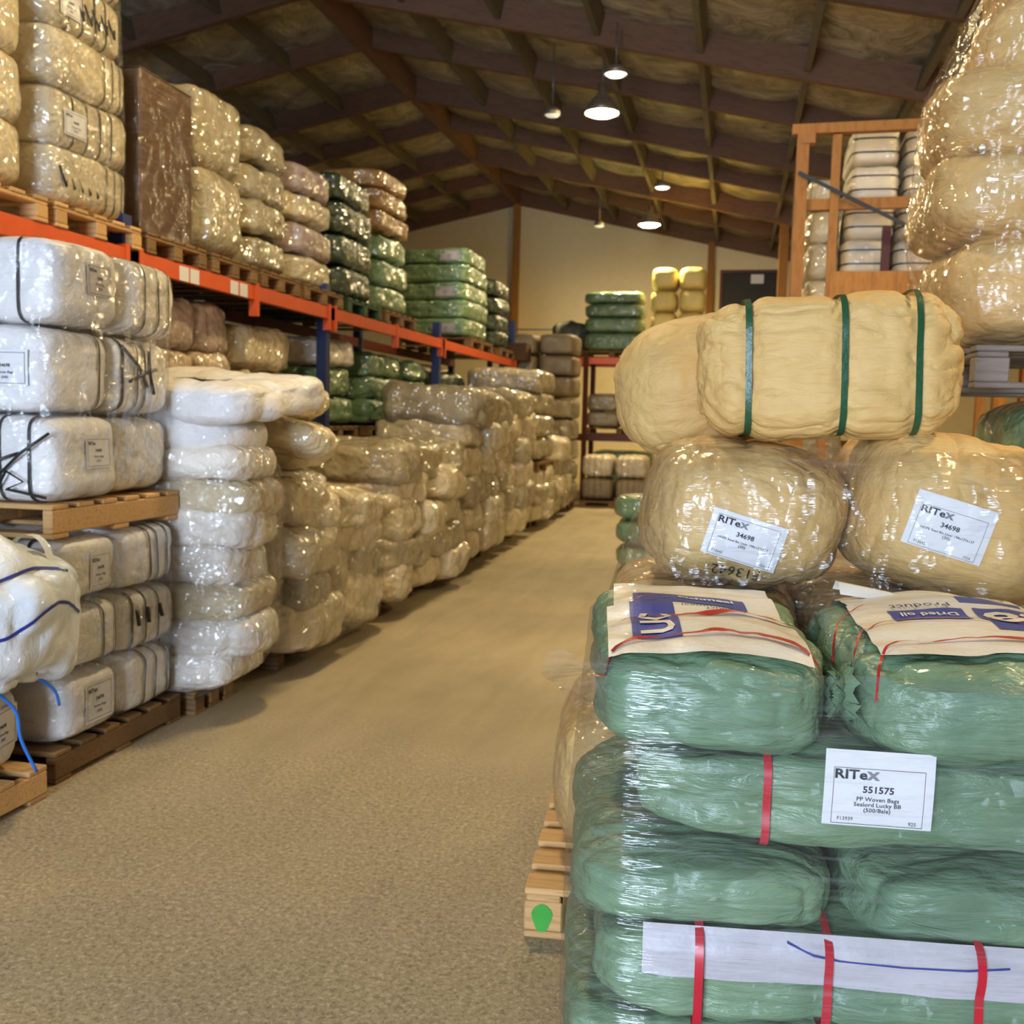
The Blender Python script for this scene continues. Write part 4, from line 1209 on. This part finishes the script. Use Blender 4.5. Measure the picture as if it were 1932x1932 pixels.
def low2(phrase, look, x1, y0, y1, zs, mat, grp, cols=1, film=False, look2=None, **kw):
    low('in lower half, ' + phrase.replace('in the ', '').replace('beside the ', 'by '), look, x1, y0, y1, 0.13, [0.38] * 3, mat[0] if isinstance(mat, list) else mat, grp + ', lower half')
    pallet('raised pallet in the middle of the ' + grp, (x1 - 0.5, (y0 + y1) / 2, 1.275), 1.0, y1 - y0, h=0.115)
    kk = dict(k=6, low=0.02, lf=3.5, cr=0.012, seg=(22, 22, 14), tilt=0.05, facet=0.025, ff=4.5); kk.update(kw)
    r = stack(phrase, look2 or look, 'bale', 'wrapped_bale', x1 - 1.0, x1, y0, y1, 1.395, zs, mat, cols=cols, group=grp, **kk)
    if film: film_around('stretch_film', 'clear stretch film round the ' + grp, r, 1.40, 1.395 + sum(zs), off=0.006, nz=30, na=90, wr=0.015)
low2('beside the blue upright', 'pale green wrapped bale', -3.58, 8.6, 9.5, [0.25, 0.27, 0.26], ['green_film', 'green_film', 'white_film'], 'pale green load beside the blue upright')
low2('in the bright green load', 'green wrapped bale', -3.56, 9.75, 10.85, [0.24, 0.24, 0.24], 'green_film', 'bright green load in the rack', cols=2)
low2('in the mottled load', 'mottled green wrapped bale', -3.56, 11.0, 11.85, [0.25, 0.24, 0.22], 'green_film', 'mottled green load')
low2('in the dark gap', 'black wrapped bale', -3.56, 12.3, 13.6, [0.3, 0.35], 'dark_green_film', 'black load under the beam end')

for i_, (ya, yb) in enumerate(((4.9, 6.9), (7.0, 9.0), (9.1, 11.1), (11.2, 13.2), (13.3, 15.3), (15.4, 17.4))):  # piles added to hide the bright gable wall and keep the rack dark
    stack(['nearest', 'second', 'third', 'fourth', 'fifth', 'farthest'][i_] + ' pile of the dark back row', 'dark bulky wrapped bale', 'bale', 'wrapped_bale', -6.0, -4.72, ya, yb, 0.0, [0.75] * 3, 'brown_film', group='dark bales of the back row behind the rack', k=6, low=0.03, seg=(12, 14, 8))
# ================================================================== LEFT: front row on the aisle
# pallet 1 with a bulk bag on top, cut by the left edge
pallet('front pallet cut off by the left edge, with the blue strapped bale', (-3.09, 2.88, 0), 1.12, 1.02, 'pallet_wood', 'bearer', 0.13)
rb1 = bale('strapped_bale', 'white bale with blue straps at the left edge, under the collapsed bulk bag', 'bale', (-3.10, 2.90, 0.132), (1.08, 0.98, 0.34), 'white', seg=(40, 40, 20), axis=0, straps=(0.55,), strapmat='strap_blue', strapw=0.02, pinch=0.03, k=6, cr=0.008)
small_label(rb1, (0.5, 0.30, 0.19), (0, 1, 0), (0, 0, 1), (1, 0, 0), 0.2, 0.15)
small_label(rb1, (0.5, -0.05, 0.19), (0, 1, 0), (0, 0, 1), (1, 0, 0), 0.2, 0.15)
for i, (pp) in enumerate(([(-2.54, 3.12, 0.49), (-2.50, 3.18, 0.40), (-2.51, 3.22, 0.28), (-2.50, 3.30, 0.12)], [(-2.58, 3.36, 0.49), (-2.52, 3.42, 0.42), (-2.515, 3.45, 0.34)])):
    cv = [Vector(p) for p in pp]; cv = [cv[0]] + cv + [cv[-1]]; sp_ = []
    for a_ in range(len(cv) - 3):
        for k_ in range(6):
            t_ = k_ / 6; p0, p1, p2, p3 = cv[a_:a_ + 4]
            sp_.append(0.5 * ((2 * p1) + (-p0 + p2) * t_ + (2 * p0 - 5 * p1 + 4 * p2 - p3) * t_ * t_ + (-p0 + 3 * p1 - 3 * p2 + p3) * t_ ** 3))
    V, F = tube_vf(sp_, 0.006)
    tag(mesh_obj('blue_strap_end', V, F, 'strap_blue'), ('long loose blue strap hanging over the front pallet', 'short blue strap end beside the bulk bag')[i], 'strap')
# bulk bag: a crumpled sack with lifting loops, slumped over the bale
def crumpled(name, label, loc, size, mat, seed, seg=(60, 60, 40), rot=(0, 0, 0), k=2.6, amp=0.09):
    P, F = cube_grid(*seg)
    B = Bale(size, seed=seed, k=k, low=amp * 0.6, lf=2.6, cr=0.045, cf=(3, 3, 2.0), facet=0.05, ff=3.4)
    V = B.at(P)
    o = mesh_obj(name, V, F, mat, None, loc, rot)
    return o, V, F
o, V, F = crumpled('bulk_bag', '', (-2.82, 3.02, 0.45), (1.02, 1.06, 0.58), 'bulk_bag', 5, k=3.6)
tag(o, 'collapsed white bulk bag with blue edge lines at the left edge', 'bag')
bb = dict(root=o, V=V, F=F)
bvb = bvh_of(bb)
for pts in ([(-0.1, -0.30, 0), (0.15, -0.1, 0), (0.30, 0.05, 0), (0.42, 0.2, 0)], [(0.05, -0.35, 0), (0.22, -0.15, 0), (0.36, -0.1, 0)], [(0.1, 0.1, 0), (0.25, 0.25, 0), (0.38, 0.33, 0)]):
    ribbon('blue_seam', pts, 0.012, 'ink_blue', o, bvb, 0.004)
for pts in ([(0.30, -0.42, 0.30), (0.42, -0.30, 0.34), (0.50, -0.10, 0.28), (0.50, 0.15, 0.36), (0.50, 0.35, 0.30)], [(0.36, -0.40, 0.45), (0.48, -0.20, 0.46), (0.50, 0.10, 0.50), (0.48, 0.30, 0.46)]):
    ribbon('blue_seam', pts, 0.012, 'ink_blue', o, bvb, 0.005, up=(0.85, -0.4, 0.2))
for cx_, cy_, h_ in ((0.28, 0.30, 0.18), (0.36, -0.28, 0.14)):
    V = []
    for i in range(13):
        a = math.pi * i / 12
        for e in (-1, 1):
            V.append((cx_ + 0.09 * math.cos(a), cy_ + e * 0.02 + 0.02 * math.sin(2 * a), 0.40 + h_ * math.sin(a)))
    mesh_obj('lifting_loop', V, [(2 * i, 2 * i + 1, 2 * i + 3, 2 * i + 2) for i in range(12)], 'bulk_bag', o)
# pallet 2: two tiers of white strapped bales
pallet('long sided floor pallet under the tall white strapped bales at left', (-3.12, 3.98, 0), 1.08, 0.95, 'pallet_wood_old', 'bearer', 0.13)
pallet('wooden pallet between the upper and lower white strapped bales', (-3.10, 3.98, 0.985), 1.04, 0.94, 'pallet_wood', 'bearer', 0.135)
WG = 'white strapped bales at left'
def wb(label, y0, y1, z, h, axis, straps, x1=-2.56, mat='white', **kw):
    kk = dict(k=6.5, low=0.012, lf=3, cr=0.007, cf=(4, 6, 10), pinch=0.022, pw=0.03, seg=(48, 40, 22))
    kk.update(kw)
    return bale('strapped_bale', label, 'bale', ((x1 - 0.98 + x1) / 2, (y0 + y1) / 2, z), (0.98, y1 - y0, h), mat, axis=axis, straps=straps, strapmat='strap_black', strapw=0.012, group=WG, **kk)
a1 = wb('white bale on the upper tier top, near, two black straps on its end', 3.52, 4.00, 1.82, 0.355, 0, (0.42, 0.66))
a2 = wb('white bale on the upper tier top, far half with thin straps', 4.00, 4.44, 1.82, 0.34, 1, (-.4, 0.1, .5), mat='white_film')
b1 = wb('white bale with big label below the top one, upper tier', 3.50, 3.98, 1.47, 0.355, 1, (0.5, 0.8), x1=-2.60)
b2 = wb('white bale with knotted black straps in the middle of the upper tier', 3.96, 4.42, 1.47, 0.35, 1, (-0.75, -.35, -.1), x1=-2.58, mat='white_film')
c1 = wb('white bale with crossed black straps just above the middle pallet', 3.50, 3.98, 1.12, 0.355, 0, (0.50, 0.76))
c2 = wb('white bale above the middle pallet, far half, in film', 3.98, 4.42, 1.12, 0.35, 1, (), mat='white_film', x1=-2.60)
d1 = wb('white bale right below the middle pallet, near, black strapped end', 3.52, 3.96, 0.70, 0.285, 0, (0.45, 0.70))
d2 = wb('white bale right below the middle pallet, far half', 3.96, 4.42, 0.70, 0.285, 1, (-.1, .15, .5, .8))
e1 = wb('white bale behind the bulk bag, near, second layer of lower tier', 3.52, 3.98, 0.415, 0.285, 1, (0.3, 0.7))
e2 = wb('white bale with hanging strap ends, second layer of lower tier', 3.96, 4.42, 0.415, 0.285, 1, (-.7, -.3, .15), mat='white_film')
h1 = wb('lowest white bale on the long sided pallet, near, with label', 3.54, 3.96, 0.132, 0.285, 1, (0.8,))
h2 = wb('lowest white bale on the long sided pallet, far half', 3.96, 4.42, 0.132, 0.285, 1, (-.3, 0.1, .55, .8))
small_label(b1, (0.32, -0.24, 0.18), (1, 0, 0), (0, 0, 1), (0, -1, 0), 0.19, 0.14)
small_label(c1, (0.5, 0.05, 0.20), (0, 1, 0), (0, 0, 1), (1, 0, 0), 0.17, 0.13)
small_label(d1, (0.5, 0.06, 0.13), (0, 1, 0), (0, 0, 1), (1, 0, 0), 0.15, 0.15)
small_label(h1, (0.5, 0.02, 0.15), (0, 1, 0), (0, 0, 1), (1, 0, 0), 0.19, 0.17)
small_label(a1, (0.5, 0.05, 0.2), (0, 1, 0), (0, 0, 1), (1, 0, 0), 0.17, 0.13, 'sheet_lilac')
def knots(rec, segs, r=0.006):
    for q in segs:
        V, F = tube_vf(q, r, 6)
        mesh_obj('strap_end', V, F, 'strap_black', rec['root'])
# crossed tails of the straps on the near faces
knots(c1, [[(0.10, -0.25, 0.13), (0.22, -0.262, 0.16), (0.34, -0.25, 0.20)], [(0.26, -0.25, 0.12), (0.36, -0.265, 0.20), (0.47, -0.24, 0.28)],
           [(0.24, -0.255, 0.05), (0.30, -0.27, 0.13), (0.37, -0.262, 0.09), (0.30, -0.27, 0.06), (0.46, -0.25, 0.03)], [(0.22, -0.25, 0.28), (0.24, -0.26, 0.18), (0.23, -0.25, 0.06)]])
knots(b2, [[(0.49, -0.20, 0.30), (0.505, -0.10, 0.22), (0.50, -0.02, 0.13)], [(0.50, -0.16, 0.15), (0.51, -0.05, 0.19), (0.50, 0.05, 0.21)], [(0.495, 0.0, 0.33), (0.51, -0.02, 0.2), (0.5, 0.03, 0.10)]], 0.008)
knots(e2, [[(0.50, -0.15, 0.2), (0.51, -0.15, 0.13)], [(0.50, -0.06, 0.2), (0.51, -0.07, 0.13)], [(0.50, 0.03, 0.2), (0.51, 0.04, 0.14)]], 0.009)
knots(us[3], [[(0.5, -0.1 + 0.07 * k_, 0.20), (0.52, -0.07 + 0.07 * k_, 0.10), (0.5, -0.04 + 0.07 * k_, 0.16)] for k_ in range(5)], 0.006)
knots(us[0], [[(0.5, -0.3 + 0.07 * k_, 0.20), (0.52, -0.27 + 0.07 * k_, 0.10), (0.5, -0.24 + 0.07 * k_, 0.16)] for k_ in range(5)], 0.006)
film_around('stretch_film', 'clear stretch film round the upper tier of white strapped bales', [a1, a2, b1, b2, c1, c2], 1.13, 2.15, off=0.006, nz=40, na=130, wr=0.010)
film_around('stretch_film', 'clear stretch film round the lower tier of white strapped bales', [d1, d2, e1, e2, h1, h2], 0.14, 0.97, off=0.006, nz=30, na=130, wr=0.010)

# sack stacks along the aisle
def sacks(phrase, look, x0, x1, y0, y1, z0, zs, mat, grp, cols=1, film=True, amp=0.045, seed=0, k=4.8, hf=(1.45, 1.7), fct=0.04, fz=None, seg=(44, 44, 18), tilt=0.07, prog=0.0):
    rs = random.Random(seed)
    pallet('floor pallet under the ' + grp, ((x0 + x1) / 2 - 0.10, (y0 + y1) / 2, 0), (x1 - x0) * 0.70, (y1 - y0) * 0.66, h=0.12)
    z = z0; recs = []
    n = len(zs)
    for i, hz in enumerate(zs):
        cc = cols[i] if isinstance(cols, (list, tuple)) else cols
        for c in range(cc):
            wy = (y1 - y0) / cc
            ord_ = 'top' if i == n - 1 else ORD[i]
            place = '' if cc == 1 else (' near', ' far')[c] if cc == 2 else (' near', ' middle', ' far')[c] if cc == 3 else (' nearest', ' second', ' third', ' farthest')[c]
            px = rs.uniform(-.05, .05)
            mm_ = mat[i % len(mat)] if isinstance(mat, (list, tuple)) else mat
            recs.append(bale('filled_sack', '%s, %s layer%s, %s' % (look, ord_, place, phrase), 'sack', ((x0 + x1) / 2 + px, y0 + wy * (c + .5) + rs.uniform(-.02, .02), z - 0.012),
                             (x1 - x0, wy * rs.uniform(1.0, 1.06), hz * rs.uniform(*hf)), mm_, seg=seg, rot=(rs.uniform(-tilt, tilt) + prog, rs.uniform(-tilt, tilt) * 0.6, rs.uniform(-.06, .06)), group=grp,
                             k=k, low=amp * 0.7, lf=3.0, cr=0.012, cf=(4, 5, 7), facet=fct, ff=3.2))
        z += hz
    if film:
        film_around('stretch_film', 'clear stretch film round the ' + grp, recs, max(z0 - 0.04, 0.06), (fz or z) - 0.01, off=0.004, nz=44, na=150, wr=0.022)
    return recs
s3 = sacks('in the stack right of the strapped bales', 'plump white film wrapped sack', -3.35, -2.28, 4.42, 5.02, 0.12, [0.165, 0.175, 0.17, 0.18, 0.175, 0.165, 0.15], ['white_film', 'white_film', 'cream_film'], 'plump white sacks right of the strapped bales', seed=3, amp=0.03, fz=1.25, k=3.8, hf=(1.45, 1.6), fct=0.02)
sk = bale('filled_sack', 'loose cream pillow shaped sack, second from top of the near sack stack', 'sack', (-2.72, 4.72, 1.26), (0.80, 0.62, 0.27), 'white', seg=(50, 44, 20), k=2.7, low=0.02, cr=0.008, cf=(6, 3, 6), rot=(0.0, 0.06, 0.1), group='loose sacks on top')
sk2 = bale('filled_sack', 'long pale sack with paper label draped on top of the near sack stack', 'sack', (-2.66, 4.93, 1.46), (0.98, 1.05, 0.24), 'white', seg=(60, 60, 20), k=4.2, facet=0.03, ff=3.0, low=0.03, cr=0.010, cf=(6, 3, 6), rot=(0.10, 0.02, -0.08), group='loose sacks on top', sag=0.0)
small_label(sk2, (0.12, -0.22, 0.25), (1, 0.15, 0), (-0.1, 1, 0), (0.2, -0.3, 1), 0.26, 0.2)
sk3 = bale('filled_sack', 'torn ended cream sack pointing right, above the dark gap', 'sack', (-2.52, 5.45, 1.25), (0.60, 0.52, 0.24), 'cream_film', seg=(40, 40, 18), k=2.6, low=0.03, cr=0.012, rot=(-0.15, 0.12, 0.1), group='loose sacks on top')
s4 = sacks('in the leaning stack after the plump sacks', 'leaning cream film wrapped sack', -3.30, -2.30, 5.22, 6.75, 0.11, [0.22, 0.22, 0.21, 0.2], ['cream_film', 'grey_film', 'cream_film'], 'leaning cream sacks after the plump ones', cols=[2, 3, 2, 2], seed=5, prog=-0.12, amp=0.05, tilt=0.14, k=4.2, hf=(1.6, 1.85), fct=0.04)
s4b = stack('on leaning stack', 'shiny grey cream wrapped bale', 'bale', 'wrapped_bale', -3.3, -2.42, 5.45, 6.15, 0.90, [0.27, 0.26, 0.24], ['white_film', 'cream_film', 'cream_film'], group='shiny bales on the leaning stack', k=3.4, low=0.045, cr=0.016, seg=(34, 34, 18), tilt=0.10)
s5 = sacks('in the fourth stack along the aisle', 'creased cream film wrapped sack', -3.35, -2.30, 6.85, 9.05, 0.11, [0.21, 0.22, 0.22, 0.21, 0.20], ['cream_film', 'grey_film', 'cream_film'], 'creased sacks of the fourth aisle stack', cols=[3, 2, 3, 2, 3], seed=9, film=False, amp=0.05, tilt=0.12, k=4.2, hf=(1.6, 1.85), fct=0.04)
s6 = sacks('in the fifth stack along the aisle', 'bulging cream film wrapped sack', -3.40, -2.36, 9.3, 11.1, 0.11, [0.25, 0.26, 0.26, 0.26, 0.25, 0.26], ['cream_film', 'cream_film', 'grey_film'], 'bulging sacks of the fifth aisle stack', cols=[3, 3, 4, 3, 3, 2], seed=12, film=False, amp=0.05, tilt=0.10, k=4.2, hf=(1.5, 1.7), fct=0.04)
s7 = sacks('in the sixth stack along the aisle', 'dim cream film wrapped sack', -3.45, -2.42, 11.2, 12.9, 0.11, [0.27, 0.27, 0.27, 0.27, 0.27, 0.25], ['cream_film', 'grey_film'], 'dim sacks of the sixth aisle stack', cols=3, k=4.2, hf=(1.5, 1.7), fct=0.04, seed=15, film=False, amp=0.05, seg=(24, 26, 12))
s8 = sacks('in the seventh stack along the aisle', 'distant cream film wrapped sack', -3.45, -2.45, 13.2, 14.6, 0.11, [0.22] * 3 , ['cream_film', 'grey_film'], 'distant sacks of the seventh aisle stack', cols=2, seed=18, film=False, amp=0.05, seg=(22, 24, 12))
pallet('pallet between the two loads of the seventh aisle stack', (-2.97, 13.9, 0.80), 0.95, 1.3)
s8b = stack('on the seventh stack', 'dull square film wrapped bale', 'bale', 'wrapped_bale', -3.5, -2.5, 13.2, 14.6, 0.935, [0.30, 0.30, 0.30, 0.3], 'grey_film', cols=2, group='dull square bales on the seventh stack', k=5, low=0.03, seg=(20, 20, 12))
s9 = sacks('in the eighth stack along the aisle', 'far cream film wrapped sack', -3.45, -2.48, 14.9, 16.3, 0.11, [0.25] * 4, ['grey_film', 'cream_film'], 'far sacks of the eighth aisle stack', cols=2, seed=21, film=False, amp=0.05, seg=(20, 20, 10))
# square brown bales at the aisle end
pallet('pallet under the tall taupe bale column', (-3.24, 17.0, 0), 1.2, 1.0)
for c, (xa_, xb_) in enumerate(((-3.80, -3.19), (-3.17, -2.56))):
    for i in range(8):
        bale('square_bale', 'taupe square bale at the aisle end, %s column, %s layer' % (('left', 'right')[c], ORD[i] if i < 7 else 'top'), 'bale', ((xa_ + xb_) / 2, 17.0, 0.132 + 0.345 * i), (xb_ - xa_, 1.0, 0.35), 'taupe' if i > 4 else 'grey_film',
             seg=(16, 14, 12), group='taupe square bales at the aisle end', k=5.5, low=0.01, axis=1, rot=(0, random.uniform(-.02, .02), 0))
# ================================================================== FAR END: cross rack
t = empty('pallet_rack', (0, 19.2, 0))
tag(t, 'far orange pallet rack across the end of the aisle', 'rack')
for x in (-4.6, -2.75, 0.1, 2.9):
    for y in (0.0, 1.0):
        bars('upright', [(x - 0.045, x + 0.045, y - 0.04, y + 0.04, 0, 2.75)], 'blue_paint' if x < -3 else 'rust_red', t)
for a, b_ in ((-4.55, -2.8), (-2.7, 0.05), (0.15, 2.85)):
    for y in (-0.05, 1.0):
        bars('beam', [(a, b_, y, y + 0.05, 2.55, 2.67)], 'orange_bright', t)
        bars('beam', [(a, b_, y, y + 0.05, 1.12, 1.24)], 'rust_red', t)
bars('back_rail', [(-4.6, -2.7, 1.3, 1.33, 3.28, 3.31)], 'steel_grey', t)
def far(phrase, look, x0, x1, z0, zs, mat, grp, cols=1, pl=True, **kw):
    if pl: pallet('rack pallet under the ' + grp, ((x0 + x1) / 2, 19.7, z0 - 0.125), x1 - x0, 0.95, h=0.12)
    n = len(zs); z = z0
    kk = dict(k=5, low=0.02, cr=0.006, seg=(18, 14, 12)); kk.update(kw)
    for i, hz in enumerate(zs):
        cw = (x1 - x0) / cols
        for c in range(cols):
            bale('wrapped_bale', '%s, %s layer%s, %s' % (look, 'top' if i == n - 1 else ORD[i], ('' if cols == 1 else (' left', ' right')[c] if cols == 2 else (' left', ' middle', ' right')[c]), phrase), 'bale',
                 (x0 + cw * (c + .5), 19.7, z), (cw * .985, 1.0, hz * 1.02), mat, group=grp, rot=(0, random.uniform(-.02, .02), 0), **kk)
        z += hz
far('on the far cross rack', 'bright green bale', -2.85, -1.72, 2.80, [0.34, 0.28, 0.26, 0.22], 'green_film', 'bright green bales on the far cross rack', axis=0, cols=1)
far('beside the green ones on the far cross rack', 'yellow round bale', -1.62, -0.60, 2.80, [0.37, 0.36, 0.40, 0.41], 'yellow', 'yellow bales on the far cross rack', cols=2, k=3.6)
far('below the far orange beam', 'dull white bale', -2.75, -1.45, 1.37, [0.30, 0.34], 'grey_film', 'dull white bales below the far orange beam', cols=2)
far('below the dull white ones', 'dark green bale', -2.65, -1.45, 0.14, [0.40, 0.40], 'green_film', 'dark green bales low in the far rack', cols=1)
stt = empty('_', (0, 0, 0)); bpy.data.objects.remove(stt)
pallet('pallet on the floor in front of the far rack', (-2.02, 18.1, 0), 1.1, 0.9, h=0.1)
for i in range(2):
    for c in range(2):
        bale('ribbed_bale', 'pale ribbed bale standing at the aisle end, %s row, %s' % (('lower', 'upper')[i], ('left', 'right')[c]), 'bale', (-2.30 + 0.58 * c, 18.15, 0.105 + 0.40 * i), (0.57, 0.8, 0.41), 'taupe' if i == 0 else 'cream_film', seg=(30, 12, 14),
             group='pale ribbed bales at the aisle end', k=4.5, axis=0, straps=(-.6, -.2, .2, .6), pinch=0.05)
# dark tarp hump beside the green bales
o, V, F = crumpled('tarp_bundle', '', (-3.15, 20.0, 2.68), (0.9, 1.0, 0.75), 'grey_tarp', 77, (16, 16, 12), k=2.4, amp=0.05)
tag(o, 'dark grey tarp covered hump left of the far green bales', 'bundle')
# carton with print on the rack end
t = empty('carton', (-3.42, 16.30, 2.42)); tag(t, 'small pale carton at the far end of the left rack', 'carton')
box('carton_body', (-0.15, 0.15, -0.2, 0.2, 0, 0.28), 'cardboard', t, 0.004)
# curled white shaving on the floor
V, F = tube_vf([(-0.50, 2.23, 0.004), (-0.51, 2.20, 0.006), (-0.49, 2.18, 0.005), (-0.475, 2.175, 0.004)], 0.0025, 6)
tag(mesh_obj('plastic_scrap', V, F, 'paper'), 'thin curled white scrap on the floor near the bottom edge', 'scrap')
